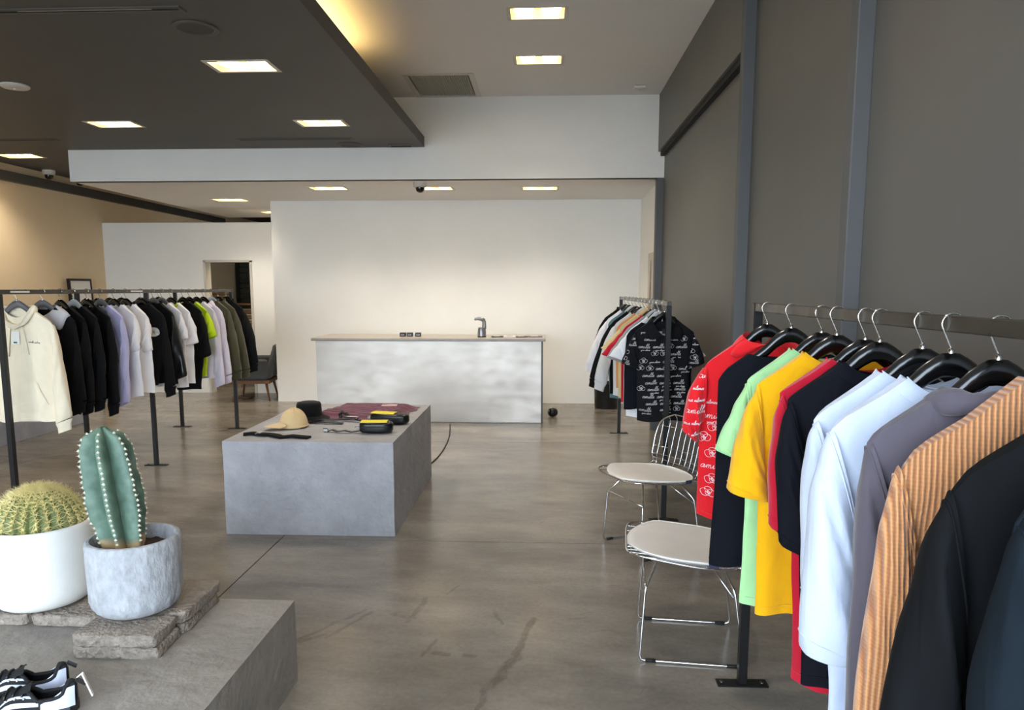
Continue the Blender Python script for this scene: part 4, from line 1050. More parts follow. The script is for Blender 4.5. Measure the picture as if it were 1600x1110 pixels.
dress('collared_sweater', 'black sweater with a broad pale grey collar behind the cream hoodie', 'sweater', (AX, 4.98, AZ), rot(6), F_black,
      Garment(W=.208, hem=-.8, ph=1.3, wa=.215, nd=.06, slv=dict(c=(0.188, -.80), cw=.11, b=0.024)), gA, 'bigwing', cm=F_polo, hm=M_hanger_grey, cuffs=True, hgroup=hA, hlabel='grey hanger with the broad-collared sweater on the long left rack')
dress('black_sweater', 'black sweatshirt right behind the broad-collared sweater', 'sweater', (AX, 5.17, AZ), rot(-14), F_black, Garment(W=.208, hem=-.79, ph=2.1, slv=dict(c=(0.180, -.82), cw=.11, b=0.021)), gA, 'crew', cuffs=True, hgroup=hA, hlabel='black hanger with the black sweatshirt behind the collared sweater')
dress('black_sweater', 'soot black sweatshirt in the middle of the black run on the left rack', 'sweater', (AX, 5.32, AZ), rot(-14), F_coal, Garment(W=.208, hem=-.8, ph=2.9, slv=dict(c=(0.180, -.82), cw=.11, b=0.021)), gA, 'crew', cuffs=True, hm=M_hanger_white, hgroup=hA, hlabel='silver grey hanger in the black run on the long left rack')
dress('long_sleeve_shirt', 'black long-sleeved top just before the lavender shirt', 'shirt', (AX, 5.48, AZ), rot(-14), F_black, Garment(W=.208, hem=-.82, ph=3.5, slv=dict(c=(0.188, -.88), cw=.1, b=0.021)), gA, 'crew', cuffs=True, hgroup=hA, hlabel='black hanger with the black top next to the lavender shirt')
dress('long_sleeve_shirt', 'lavender long-sleeved shirt on the long left rack', 'shirt', (AX, 5.65, AZ), rot(-14), F_lav, Garment(W=.208, hem=-.86, ph=4.2, slv=dict(c=(0.172, -.90), cw=.1, b=0.018)), gA, 'crew', cuffs=False, hm=M_hanger_grey, hgroup=hA, hlabel='grey hanger with the lavender shirt on the long left rack')
ts = dict(c=(0.164, -.50), cw=.13, b=0.021, th=.045)
dress('tee_shirt', 'white t-shirt right behind the lavender shirt', 't-shirt', (AX, 5.83, AZ), rot(-14), F_white, Garment(W=.208, hem=-.85, ph=5.0, slv=ts), gA, 'crew', hgroup=hA, hlabel='black hanger with the white tee next to the lavender shirt')
dress('tee_shirt', 'white t-shirt just before the black jacket with the oval patch', 't-shirt', (AX, 6.0, AZ), rot(-14), F_white, Garment(W=.208, hem=-.84, ph=5.9, slv=dict(c=(0.168, -.51), cw=.14, b=0.024)), gA, 'crew', hgroup=hA, hlabel='black hanger with the white tee before the patch jacket')
def patch(t, G):
    B = MB(); c = (-.02, -.34)
    N_ = 20
    vs = [G.xz(.0 + .13, -.345, -1, .008)] + [G.xz(.13 + .055 * cos(2 * PI * k / N_), -.345 + .04 * sin(2 * PI * k / N_), -1, .007) for k in range(N_)]
    B.add(vs, [(0, 1 + (k + 1) % N_, 1 + k) for k in range(N_)]); o = B.build('oval_patch', F_lgrey, t)
    b = MB(); draw(b, rose(.014), lambda a, z: G.xz(a, z, -1, .0095), .13, -.35, .003); b.build('patch_print', M_grey_wall, o)
    strip(G, -.01, .01, G.hem + .01, -.22, M_gap, t, 'zip', -1, .004)
dress('black_jacket', 'black zip jacket with a pale oval patch on the chest', 'jacket', (AX + .02, 6.2, AZ), rot(-10), F_black, Garment(W=.208, hem=-.8, wb=0.126, ph=.8, slv=dict(c=(0.232, -.84), cw=.11, b=0.036)), gA, 'stand', cuffs=True, extras=patch, hgroup=hA, hlabel='black hanger with the oval patch jacket')
dress('leather_sleeve_jacket', 'black jacket with shiny leather sleeves on the long left rack', 'jacket', (AX, 6.43, AZ), rot(-14), F_coal, Garment(W=.208, hem=-.82, ph=1.6, slv=dict(c=(0.248, -.78), cw=.13, b=0.036, th=.055)), gA, 'stand', sleeve_m=M_leather, hm=M_hanger_grey, hgroup=hA, hlabel='grey hanger with the leather-sleeved jacket')
dress('tee_shirt', 'white t-shirt right behind the leather-sleeved jacket', 't-shirt', (AX, 6.58, AZ), rot(-14), F_white, Garment(W=.208, hem=-.87, ph=2.4, slv=dict(c=(0.192, -.45), cw=.14, b=0.030)), gA, 'crew', hm=M_hanger_grey, hgroup=hA, hlabel='grey hanger with the white tee behind the leather-sleeved jacket')
dress('tee_shirt', 'white t-shirt just before the long black tee', 't-shirt', (AX, 6.74, AZ), rot(-14), F_white, Garment(W=.208, hem=-.86, ph=3.3, slv=dict(c=(0.208, -.5), cw=.15, b=0.036)), gA, 'crew', cm=F_lime, hgroup=hA, hlabel='black hanger with the white tee before the long black tee')
dress('tee_shirt', 'long black t-shirt just before the lime one on the left rack', 't-shirt', (AX, 6.97, AZ), rot(-14), F_black, Garment(W=.208, hem=-.95, wb=0.144, ph=4.0, slv=dict(c=(0.224, -.64), cw=.14, b=0.036)), gA, 'crew', hgroup=hA, hlabel='black hanger with the long black tee on the left rack')
dress('tee_shirt', 'lime green t-shirt on the long left rack', 't-shirt', (AX, 7.1, AZ), rot(-14), F_lime, Garment(W=.208, wb=.15, wa=.17, hem=-.83, ph=4.9, slv=dict(c=(0.236, -.46), cw=.14, b=0.042)), gA, 'crew', hgroup=hA, hlabel='black hanger with the lime tee')
dress('long_sleeve_shirt', 'lilac-white long-sleeved shirt right behind the lime tee', 'shirt', (AX, 7.25, AZ), rot(-14), F_lilac, Garment(W=.208, hem=-.87, ph=5.7, slv=dict(c=(0.224, -.97), cw=.13, b=0.054)), gA, 'crew', hgroup=hA, hlabel='black hanger with the lilac-white shirt behind the lime tee')
dress('long_sleeve_shirt', 'lilac-white long-sleeved shirt just before the olive jackets', 'shirt', (AX, 7.4, AZ), rot(-14), F_lilac, Garment(W=.208, hem=-.86, ph=.1, slv=dict(c=(0.240, -.88), cw=.11, b=0.042)), gA, 'wing', cuffs=True, hgroup=hA, hlabel='black hanger with the lilac-white shirt before the olive jackets')
dress('olive_jacket', 'olive green jacket nearer to the lilac-white shirts', 'jacket', (AX, 7.58, AZ), rot(-14), F_olive, Garment(W=.208, hem=-.9, ph=.9, Tm=.055, slv=dict(c=(0.264, -.86), cw=.13, b=0.054, th=.055)), gA, 'stand', cuffs=True, hm=M_hanger_white, hgroup=hA, hlabel='silver grey hanger with the nearer olive jacket')
dress('olive_jacket', 'olive green jacket next to the last black jacket', 'jacket', (AX, 7.74, AZ), rot(-14), F_olive, Garment(W=.208, hem=-.9, ph=1.9, Tm=.055, slv=dict(c=(0.288, -.86), cw=.13, b=0.060, th=.055)), gA, 'stand', cuffs=True, hgroup=hA, hlabel='black hanger with the farther olive jacket')
dress('black_jacket', 'bulky black jacket hanging last on the long left rack', 'jacket', (AX, 7.95, AZ), rot(-14), F_coal, Garment(W=.208, hem=-.9, ph=2.7, Tm=.06, slv=dict(c=(0.296, -.82), cw=.15, b=0.090, th=.065)), gA, 'stand', cuffs=True, hgroup=hA, hlabel='black hanger with the last bulky black jacket')
# ---- rear left rack (mostly hidden)
for i, (y, m, nm, l) in enumerate(((6.55, F_black, 'black', 'first'), (6.72, F_coal, 'soot black', 'second'), (6.9, F_black, 'black', 'third'), (7.1, F_coal, 'soot black', 'fourth'), (7.45, F_black, 'black', 'fifth'), (7.8, F_navy, 'ink black', 'sixth'))):
    dress('black_sweater', '%s sweater on the rear left rack, %s from its near end' % (nm, l), 'sweater', (BX, y, BZ), rot(4), m, Garment(hem=-.82, ph=i * 1.3, slv=dict(c=(.29, -.74), cw=.11, b=.07)), gB, 'crew', cuffs=True, hgroup=hB, hlabel='black hanger on the rear left rack, %s from its near end' % l)

# ------------------------------------------------------------------ wire chairs
M_pad = mat('pale_seat_pad', (226, 222, 217), .6, noise=(6, .05), bump=(50, .15, .002))
def wire_chair(label, x, y, face, back_label=None):
    """local -x is the front of the chair"""
    t = thing('wire_chair', label, 'chair', (x, y, 0), face, 'chrome wire chairs')
    prof = [(-.27, .448), (-.25, .456), (-.15, .452), (0, .435), (.12, .428), (.19, .44), (.225, .485), (.245, .55), (.265, .64), (.29, .73), (.305, .785)]
    hwid = [.13, .205, .25, .265, .262, .258, .258, .262, .262, .235, .12]
    def P(k):
        n = len(prof) - 1; i = min(n - 1, int(k * n)); f_ = k * n - i
        def cr(a, b, c, d): return .5 * (2 * b + (c - a) * f_ + (2 * a - 5 * b + 4 * c - d) * f_ ** 2 + (3 * b - a - 3 * c + d) * f_ ** 3)
        g_ = lambda arr, j: arr[max(0, min(n, j))]
        xx = cr(*[g_(prof, i + q)[0] for q in (-1, 0, 1, 2)]); zz = cr(*[g_(prof, i + q)[1] for q in (-1, 0, 1, 2)]); ww = cr(*[g_(hwid, i + q) for q in (-1, 0, 1, 2)])
        return xx, zz, ww
    def S(u, k):
        xx, zz, ww = P(k); b = u * u
        if k < .5: return (xx, u * ww, zz + .018 * b)
        kk = min(1, (k - .5) / .15); return (xx - .05 * b * kk, u * ww, zz + .018 * b * (1 - kk))
    ks = [i / 44 for i in range(45)]
    rim = [S(-1, k) for k in ks] + [S(1, k) for k in ks[::-1]]
    MB().tube(rim, .0048, 7, closed=True).build('rim', M_chrome, t, True)
    # long wires: constant y lines from front rim to top rim
    for yy in [(-.225 + .45 * i / 9) for i in range(10)]:
        pts = []
        for k in [i / 60 for i in range(61)]:
            ww = P(k)[2]
            if abs(yy) <= ww * 1.001: pts.append(S(yy / ww, k))
        if len(pts) > 3: MB().tube(pts, .0022, 5).build('wire', M_chrome, t, True)
    for k in [.1, .22, .34, .45, .54, .6, .655, .72, .86]:
        MB().tube([S(-1 + 2 * i / 12, k) for i in range(13)], .0022, 5).build('cross_wire', M_chrome, t, True)
    # base: two sled runners with legs that bend in to the seat
    for s in (-1, 1):
        q = s * .205; c = []
        c = [(-.13, s * .10, .43), (-.18, s * .178, .335), (-.186, s * .188, .318), (-.189, s * .191, .30), (-.205, q, .03), (-.2, q, .012), (-.185, q, .0075), (.2, q, .0075), (.215, q, .012), (.22, q, .03), (.181, s * .191, .30), (.178, s * .188, .318), (.172, s * .178, .335), (.12, s * .10, .425)]
        MB().tube(c, .0055, 8).build('leg_frame', M_chrome, t, True)
        for xx in (-.16, .175): MB().tube([(xx - .022, q, .008), (xx + .022, q, .008)], .0082, 8).build('rubber_foot', M_rubber, t, True)
        MB().tube([(.172, s * .19, .3), (.06, s * .02, .425)], .0042, 6).build('brace', M_chrome, t, True)
    MB().tube([(-.188, -.188, .325), (-.188, .188, .325)], .0042, 6).build('front_bar', M_chrome, t, True)
    # seat pad
    B = MB()
    def pad(u, v):
        a = 2 * PI * u
        rr = min(1, v * 1.0)
        k0, uu = .205 + .185 * cos(a) * rr, sin(a) * rr
        return k0, uu
    def top(u, v):
        a = 2 * PI * u; r = v
        cx = -.033 + .234 * r * (abs(cos(a)) ** .62) * (1 if cos(a) > 0 else -1); cy = .25 * r * (abs(sin(a)) ** .62) * (1 if sin(a) > 0 else -1)
        if cx < -.1: cy *= 1 - .5 * ((-.1 - cx) / .167) ** 2
        zz = None
        for i in range(len(prof) - 1):
            if prof[i][0] <= cx <= prof[i + 1][0]:
                f_ = (cx - prof[i][0]) / (prof[i + 1][0] - prof[i][0]); zz = prof[i][1] + f_ * (prof[i + 1][1] - prof[i][1])
        zz = zz if zz is not None else .45
        return cx, cy, zz + .018 * (cy / .26) ** 2
    rows = []
    for (r, h) in ((.001, .028), (.3, .027), (.6, .024), (.85, .02), (.96, .017), (1.0, .012), (.99, .007), (.6, .006), (.001, .006)):
        rows.append([(lambda p: (p[0], p[1], p[2] + h))(top(i / 40, r)) for i in range(40)])
    B.grid(lambda u, v: rows[int(round(v * 8))][int(round(u * 40)) % 40], 40, 9, wrapu=True, flip=False)
    B.build('seat_pad', M_pad, t, True, 60)
    MB().tube([(lambda p: (p[0], p[1], p[2] + .015))(top(i / 40, .985)) for i in range(40)], .004, 6, closed=True).build('piping', M_paper, t, True)
    MB().box(.06, .1, -.262, -.256, .448, .468).build('tag', mat('navy_tag', (40, 44, 70), .7, noise=(60, .3)), t)
    return t
wire_chair('chrome wire chair with pale pad, nearer one by the black sleeveless top', .635, 3.155, math.radians(-6))
wire_chair('chrome wire chair with pale pad and its wire back in view', .65, 4.40, math.radians(27))

# ------------------------------------------------------------------ plants, stones, sneakers on the low plinth
PZ = .338
def stone(x0, x1, y0, y1, z0, z1, label, seed, rz=0):
    r = random.Random(seed); cx, cy = (x0 + x1) / 2, (y0 + y1) / 2; a, b, h = (x1 - x0) / 2, (y1 - y0) / 2, z1 - z0
    t = thing('paving_stone', label, 'paving stone', (cx, cy, z0), rz, 'paving stones under the pots')
    B = MB(); n = 9
    def sp(u, v):      # rounded box via superellipse shell
        th = 2 * PI * u; ph = -PI / 2 + PI * v
        e = .16
        sg = lambda q, p: (abs(q) ** p) * (1 if q >= 0 else -1)
        x = a * sg(cos(th), e) * sg(cos(ph), e); y = b * sg(sin(th), e) * sg(cos(ph), e); z = h / 2 + h / 2 * sg(sin(ph), e)
        j = .0045 * wob(x * 3 + seed, y * 3, z * 5, 3)
        rr = .0035 * sin(x * 90 + seed) * sin(y * 80 + z * 70)
        return (x + j + rr, y + j, z + (j * .5 if z > .004 else 0))
    B.grid(sp, 56, 22, wrapu=True)
    B.build('stone', mat('weathered_paver', (150, 139, 128), .9, noise=(34, .3), bump=(70, 1.0, .02)), t, True)
    return t
hh = .043
stone(-1.585, -1.29, 2.265, 2.43, PZ, PZ + hh, 'rough grey paver, lower one of the front pair under the grey pot', 1, .02)
stone(-1.58, -1.295, 2.262, 2.425, PZ + hh, PZ + 2 * hh, 'rough grey paver, upper one of the front pair under the grey pot', 2)
stone(-1.60, -1.285, 2.445, 2.75, PZ, PZ + hh, 'rough grey paver, lower one of the rear pair under the grey pot', 3)
stone(-1.60, -1.28, 2.44, 2.755, PZ + hh, PZ + 2 * hh, 'rough grey paver, upper one of the rear pair under the grey pot', 4, .01)
stone(-2.22, -1.9, 2.49, 2.80, PZ, PZ + hh, 'brownish paver under the left half of the white pot', 5)
stone(-1.89, -1.615, 2.49, 2.80, PZ, PZ + hh, 'brownish paver under the right half of the white pot', 6)

def pot_prof(R, H, rb, th=.022):
    pr_ = [(.0005, 0), (rb * .75, 0), (rb, .008)]
    for k in range(1, 7):
        a = PI / 2 * k / 6; pr_.append((rb + (R * .97 - rb) * sin(a), .008 + .07 * (1 - cos(a))))
    pr_ += [(R * .985, H * .55), (R, H - .015), (R - .004, H - .003), (R - .01, H), (R - th + .004, H), (R - th, H - .006), (R - th - .004, H * .6), (R - th - .01, H - .06 if H < 0 else H * .35), (.0005, H * .3)]
    return pr_
# grey pot with a column cactus
M_pot_grey = mat('pitted_grey_pot', (168, 170, 174), .8, noise=(38, .2), bump=(34, 1.0, .01), stretch=(1, 1, .6))
pc = thing('potted_column_cactus', 'blue-green column cactus in a pitted grey pot', 'potted cactus', (-1.462, 2.47, PZ + 2 * hh))
PR = pot_prof(.157, .275, .1)
B = MB(); nseg = 72; vs = []; 
for (r, z) in PR:
    for k in range(nseg):
        a = 2 * PI * k / nseg
        rr = r + (.0022 * sin(a * 17) * sin(z * 40) + .0018 * sin(a * 29 + z * 90) if .02 < z < .26 and r > .1 else 0); vs.append((rr * cos(a), rr * sin(a), z))
B.add(vs, [(i * nseg + k, i * nseg + (k + 1) % nseg, (i + 1) * nseg + (k + 1) % nseg, (i + 1) * nseg + k) for i in range(len(PR) - 1) for k in range(nseg)])
B.build('pot', M_pot_grey, pc, True, 50)
MB().grid(lambda u, v: ((.138 * v) * cos(2 * PI * u), (.138 * v) * sin(2 * PI * u), .222 + .008 * wob(v * cos(u * 6.28), v * sin(u * 6.28), 0, 4)), 40, 12, wrapu=True).build('soil', M_soil, pc, True)
NR = 6; CH = .45
def axis(t):      # leaning axis of the stem
    return Vector((-.025 - .075 * t + .0 * t * t, -.01 + .03 * t, .212 + CH * t))
def cact(a, t):
    R0 = smooth([(0, .058), (.1, .075), (.4, .095), (.8, .088), (.93, .07), (1, .016)], t)
    rib = abs(cos(NR * (a + .25) / 2)) ** 1.6
    rad = R0 * (.34 + .66 * rib) * (1 + .02 * sin(t * 46) * rib + .012 * sin(t * 23 + a * 3))
    p = axis(t); return Vector((p.x + rad * cos(a), p.y + rad * sin(a), p.z))
def cact_mat():
    m = bpy.data.materials.new('cactus_skin'); m.use_nodes = True
    N = m.node_tree.nodes; L = m.node_tree.links; b = N['Principled BSDF']
    tc = N.new('ShaderNodeTexCoord'); sp = N.new('ShaderNodeSeparateXYZ'); L.new(tc.outputs['Object'], sp.inputs[0])
    n1 = N.new('ShaderNodeTexNoise'); n1.inputs['Scale'].default_value = 18; n1.inputs['Detail'].default_value = 6; L.new(tc.outputs['Object'], n1.inputs['Vector'])
    r = N.new('ShaderNodeValToRGB'); r.color_ramp.elements[0].position = .3; r.color_ramp.elements[0].color = lin((66, 92, 78)); r.color_ramp.elements[1].position = .72; r.color_ramp.elements[1].color = lin((116, 142, 124))
    L.new(n1.outputs['Fac'], r.inputs['Fac'])
    ad = N.new('ShaderNodeMath'); ad.operation = 'MULTIPLY_ADD'; ad.inputs[1].default_value = .09; L.new(n1.outputs['Fac'], ad.inputs[0]); L.new(sp.outputs[2], ad.inputs[2])
    mr = N.new('ShaderNodeMapRange'); mr.inputs['From Min'].default_value = .30; mr.inputs['From Max'].default_value = .325; L.new(ad.outputs[0], mr.inputs['Value'])
    mx = N.new('ShaderNodeMixRGB'); mx.inputs[1].default_value = lin((176, 148, 108)); L.new(r.outputs['Color'], mx.inputs[2]); L.new(mr.outputs['Result'], mx.inputs[0])
    L.new(mx.outputs[0], b.inputs['Base Color']); b.inputs['Roughness'].default_value = .55
    bp = N.new('ShaderNodeBump'); bp.inputs['Strength'].default_value = .4; bp.inputs['Distance'].default_value = .004; L.new(n1.outputs['Fac'], bp.inputs['Height']); L.new(bp.outputs['Normal'], b.inputs['Normal'])
    return m
cb = MB().grid(lambda u, v: tuple(cact(2 * PI * u, v)), 96, 60, wrapu=True).build('stem', cact_mat(), pc, True)
B = MB()
for k in range(NR):
    a = 2 * PI * k / NR - .25 
    for j in range(22):
        t = .12 + .86 * j / 21.5
        p = cact(a, t); ax = axis(t); d = (p - Vector((ax.x, ax.y, p.z))).normalized()
        M_ = Matrix.Translation(p) 
        B.add([M_ @ (Vector((x, y, z)) * .0062) for x, y, z in ((1, 0, 0), (-1, 0, 0), (0, 1, 0), (0, -1, 0), (0, 0, 1), (0, 0, -1))], [(0, 2, 4), (2, 1, 4), (1, 3, 4), (3, 0, 4), (2, 0, 5), (1, 2, 5), (3, 1, 5), (0, 3, 5)])
        for q in range(3):
            e = (d + Vector((sin(q * 9 + j), cos(q * 7 + j * 2), sin(j * 3 + q))) * .6).normalized() * .012
            s_ = e.orthogonal().normalized() * .0008; s2 = e.cross(s_).normalized() * .0008
            B.add([p + s_, p - s_, p + s2, p + e], [(0, 2, 3), (2, 1, 3), (1, 0, 3)])
o = B.build('areoles', mat('areole_wool', (226, 220, 200), .9, noise=(60, .1)), cb); o['kind'] = 'stuff'
# white pot with a barrel cactus
wp = thing('potted_barrel_cactus', 'golden barrel cactus with yellow spines in a smooth white pot', 'potted cactus', (-1.915, 2.625, PZ + hh))
MB().lathe(pot_prof(.183, .316, .13, .016), 72).build('pot', mat('smooth_white_pot', (226, 224, 218), .7, noise=(6, .05), bump=(30, .1, .003)), wp, True, 50)
MB().lathe([(.0005, .288), (.1, .286), (.167, .284)], 40).build('soil', M_plastic_black, wp, True)
NB = 24
def barrel(a, t):
    ph = t * PI * .52 + .02
    rad = .15 * sin(min(PI / 2 * 1.15, ph + .05)) if t < 1 else .15
    z = .285 + .155 * cos(ph) + .0
    rib = .9 + .1 * abs(cos(NB * a / 2)) ** 1.2
    return Vector((rad * rib * cos(a), rad * rib * sin(a), z))
bb = MB().grid(lambda u, v: tuple(barrel(2 * PI * u, 1 - v)), 192, 24, wrapu=True).build('stem', mat('barrel_skin', (104, 116, 66), .6, noise=(20, .2)), wp, True)
B = MB(); rs_ = random.Random(2)
def spine(B, p, e, w0):
    s_ = e.orthogonal().normalized() * w0; s2 = e.cross(s_).normalized() * w0
    B.add([p + s_, p - s_ * .5 + s2 * .87, p - s_ * .5 - s2 * .87, p + e], [(0, 1, 3), (1, 2, 3), (2, 0, 3)])
for k in range(NB):
    a = 2 * PI * k / NB
    for j in range(15):
        t = .04 + .95 * j / 14
        p = barrel(a, t); d = Vector((p.x, p.y, (p.z - .285) * 1.0)).normalized()
        for q in range(13):
            v = Vector((rs_.uniform(-1, 1), rs_.uniform(-1, 1), rs_.uniform(-1, 1)))
            v = v - d * v.dot(d)
            if v.length < .05: continue
            v.normalize(); e = (d * rs_.uniform(.25, 1.0) + v * rs_.uniform(.5, 1.0)).normalized() * rs_.uniform(.02, .042)
            spine(B, p, e, .0013)
o = B.build('spines', mat('golden_spines', (236, 222, 160), .5, noise=(20, .1)), bb); o['kind'] = 'stuff'

# sneakers
M_sh_black = mat('black_knit_mesh', (20, 21, 24), .8, noise=(90, .3), bump=(300, .5, .001)); M_sh_white = mat('white_blue_synthetic', (206, 212, 234), .45, noise=(8, .05)); M_sh_sole = mat('dark_rubber_sole', (44, 46, 54), .6, noise=(10, .1)); M_sh_lin = mat('black_lining', (9, 9, 10), .95, noise=(40, .1))
def sneaker(label, x, y, face, mirror, tagged):
    t = thing('sneaker', label, 'sneaker', (x, y, PZ), face, 'pair of sneakers')
    # local: heel at x=0, toe at x=-.29
    Ls = [0, .02, .06, .11, .16, .2, .24, .27, .288]
    HW = [.02, .031, .036, .037, .041, .046, .046, .036, .012]
    TOPZ = [.095, .1, .088, .09, .1, .078, .062, .05, .036]
    OFF = [0, 0, 0, .002 * mirror, .005 * mirror, .009 * mirror, .01 * mirror, .008 * mirror, .004 * mirror]
    cr = lambda arr, l: smooth(list(zip(Ls, arr)), l)
    # sole
    B = MB(); n = 40
    def outline(k):
        u = k / n
        if u <= .5: l = .288 * (u / .5); s = 1
        else: l = .288 * (1 - (u - .5) / .5); s = -1
        return l, s
    rows = []
    for (z, f_) in ((0.001, .86), (.004, .98), (.016, 1.08), (.03, 1.06), (.034, .98), (.034, .3)):
        rows.append([(-(l - .144) * (1 + .04 * (f_ - .9)) - .144, cr(OFF, l) + s * cr(HW, l) * f_ + (0), z + (.014 * max(0, (l - .22) / .07) ** 2) * (1 if z < .02 else .6)) for l, s in (outline(k) for k in range(n))])
    rows.append([(-.144, 0, .034)] * n); rows.insert(0, [(-.144, 0, .001)] * n)
    B.grid(lambda u, v: rows[int(round(v * 7))][int(round(u * n)) % n], n, 8, wrapu=True); B.build('sole', M_sh_sole, t, True, 50)
    # upper: rings across, open over the ankle
    def upper(u, l, off=0):
        hw = cr(HW, l) * .98 + off; tz = cr(TOPZ, l) + off; o_ = cr(OFF, l)
        a = PI * u
        yy = hw * (abs(cos(a)) ** .7) * (1 if cos(a) > 0 else -1); zz = .026 + (tz - .026) * (sin(a) ** .75)
        yy *= 1 - .25 * (zz - .026) / max(.01, tz)
        return (-l, o_ + yy, zz)
    B = MB(); rows = []; NL = 30
    def op(l): return max(0, min(1, min((l - .012) / .02, (.125 - l) / .03)))        # ankle opening
    def up2(u, v):
        l = .001 + .286 * v; g_ = .33 * op(l)
        if u < .5: uu = u * 2 * (.5 - g_)
        else: uu = 1 - (1 - u) * 2 * (.5 - g_)
        return upper(uu, l)
    B = MB(); nu2 = 25; V = []; F = []
    for j in range(NL):
        for i in range(nu2): V.append(up2(i / (nu2 - 1) if i != 12 else .4999, j / (NL - 1)))
        for i in range(nu2): V.append(up2(.5001 + .4999 * i / (nu2 - 1), j / (NL - 1)))
    V = []
    for j in range(NL):
        for i in range(13): V.append(up2(min(.49999, .5 * i / 12), j / (NL - 1)))
        for i in range(13): V.append(up2(max(.50001, .5 + .5 * i / 12), j / (NL - 1)))
    for j in range(NL - 1):
        for i in range(25):
            if i == 12 and op(.001 + .286 * (j + .5) / (NL - 1)) > .05: continue
            F.append((j * 26 + i, j * 26 + i + 1, (j + 1) * 26 + i + 1, (j + 1) * 26 + i))
    B.add(V, F); B.build('upper', M_sh_black, t, True)
    # lining inside the opening
    B = MB(); B.grid(lambda u, v: (lambda p: (p[0], p[1], p[2]))(upper(u, .012 + .12 * v, -.004)) if u not in (2,) else 0, 15, 12, flip=True)
    B2 = MB(); B2.grid(lambda u, v: (-.012 - .12 * v, cr(HW, .012 + .12 * v) * .8 * (-1 + 2 * u) + cr(OFF, .012 + .12 * v), .045), 5, 8); B2.build('insole', M_sh_lin, t)
    # white panels on heel and sides
    for s in (0, 1):
        B = MB()
        def heel(u, v):
            l = .0 + .085 * u; a0 = .015 + (.30 - .2 * u) * v
            return upper(a0 if s == 0 else 1 - a0, max(.001, l), .003)
        B.grid(heel, 10, 6, flip=s == 0); B.build('heel_panel', M_sh_white, t, True)
        for (l0, l1, c0, c1, wd) in ((.09, .26, .12, .1, .07), (.1, .21, .25, .22, .05)):
            B = MB()
            def sw(u, v):
                l = l0 + (l1 - l0) * u; a0 = c0 + (c1 - c0) * u + wd * sin(PI * (.12 + .88 * u) ** .6 * .98) * (v - .5) + .035 * sin(u * 5)
                return upper(a0 if s == 0 else 1 - a0, l, .0035)
            B.grid(sw, 14, 4, flip=s == 0); B.build('side_stripe', M_sh_white, t, True)
    # padded collar round the opening
    pts = []
    for k in range(15): l = .004 + .124 * k / 14; pts.append(upper(.5 - .33 * op(l), l, .0))
    ring = pts + [(p[0], 2 * cr(OFF, -p[0]) - p[1], p[2]) for p in pts[::-1]]
    MB().tube(ring, .006, 7, closed=True).build('ankle_collar', M_sh_black, t, True)
    # tongue
    MB().grid(lambda u, v: (-.108 - .045 * v, cr(OFF, .12) + .028 * (-1 + 2 * u) * (1 - .2 * v), .112 - .018 * v - .012 * abs(-1 + 2 * u) ** 2), 7, 6).build('tongue', M_sh_black, t, True)
    # laces and eyelets
    for k in range(5):
        l = .125 + .021 * k
        MB().tube([upper(.5 + w_ * .22, l + .006 * w_, .004) for w_ in (-1, -.5, 0, .5, 1)], .0032, 6).build('lace', M_plastic_black, t, True)
        for w_ in (-1, 1):
            p = Vector(upper(.5 + w_ * .25, l, .003)); MB().lathe([(.0045, 0), (.004, .002), (.002, .0022), (.0005, .0005)], 8, tuple(p)).build('eyelet', M_chrome, t, True)
    MB().tube([upper(.5, .128, .006), (-.12, .014, .108), (-.115, .026, .1), (-.125, .034, .085)], .0026, 6).build('lace', M_plastic_black, t, True)
    MB().box(-.003, .003, -.008, .008, -.004, .026, Matrix.Translation((.004, 0, .098)) @ Matrix.Rotation(2.2, 4, 'Y')).build('pull_tab', M_plastic_black, t)
    MB().box(.0, .003, -.005, .005, .03, .085).build('heel_strip', M_plastic_black, t)
    if tagged:
        MB().box(-.002, .002, -.007, .007, -.07, .006, Matrix.Translation((.02, 0, .11)) @ Matrix.Rotation(-.3, 4, 'Y')).build('hang_tag', M_paper, t)
        MB().tube([(.003, 0, .105), (.02, 0, .118), (.022, .0, .108)], .002, 5).build('tag_loop', M_paper, t)
sneaker('black and white sneaker, farther one of the pair on the low plinth', -1.455, 2.06, math.radians(26), 1, False)
sneaker('black and white sneaker with a white hang tag, nearer of the pair', -1.365, 1.965, math.radians(22), -1, True)

# ------------------------------------------------------------------ merchandise on the mid plinth
TZ = .614
# bucket hat
bh = thing('bucket_hat', 'black fuzzy bucket hat on the mid plinth', 'hat', (-1.75, 5.33, TZ), .2)
M_fuzz = fabric('black_fuzz', (9, 9, 11), sheen=.05)
MB().lathe([(.0005, .128), (.06, .128), (.082, .122), (.09, .108), (.094, .03), (.097, .02)], 40).build('crown', M_fuzz, bh, True, 50)
MB().grid(lambda u, v: ((.095 + .065 * v) * cos(2 * PI * u), (.095 + .065 * v) * sin(2 * PI * u), .026 - .02 * v + .006 * sin(4 * PI * u + 1) * v), 40, 6, wrapu=True, flip=True).build('brim', M_fuzz, bh, True)
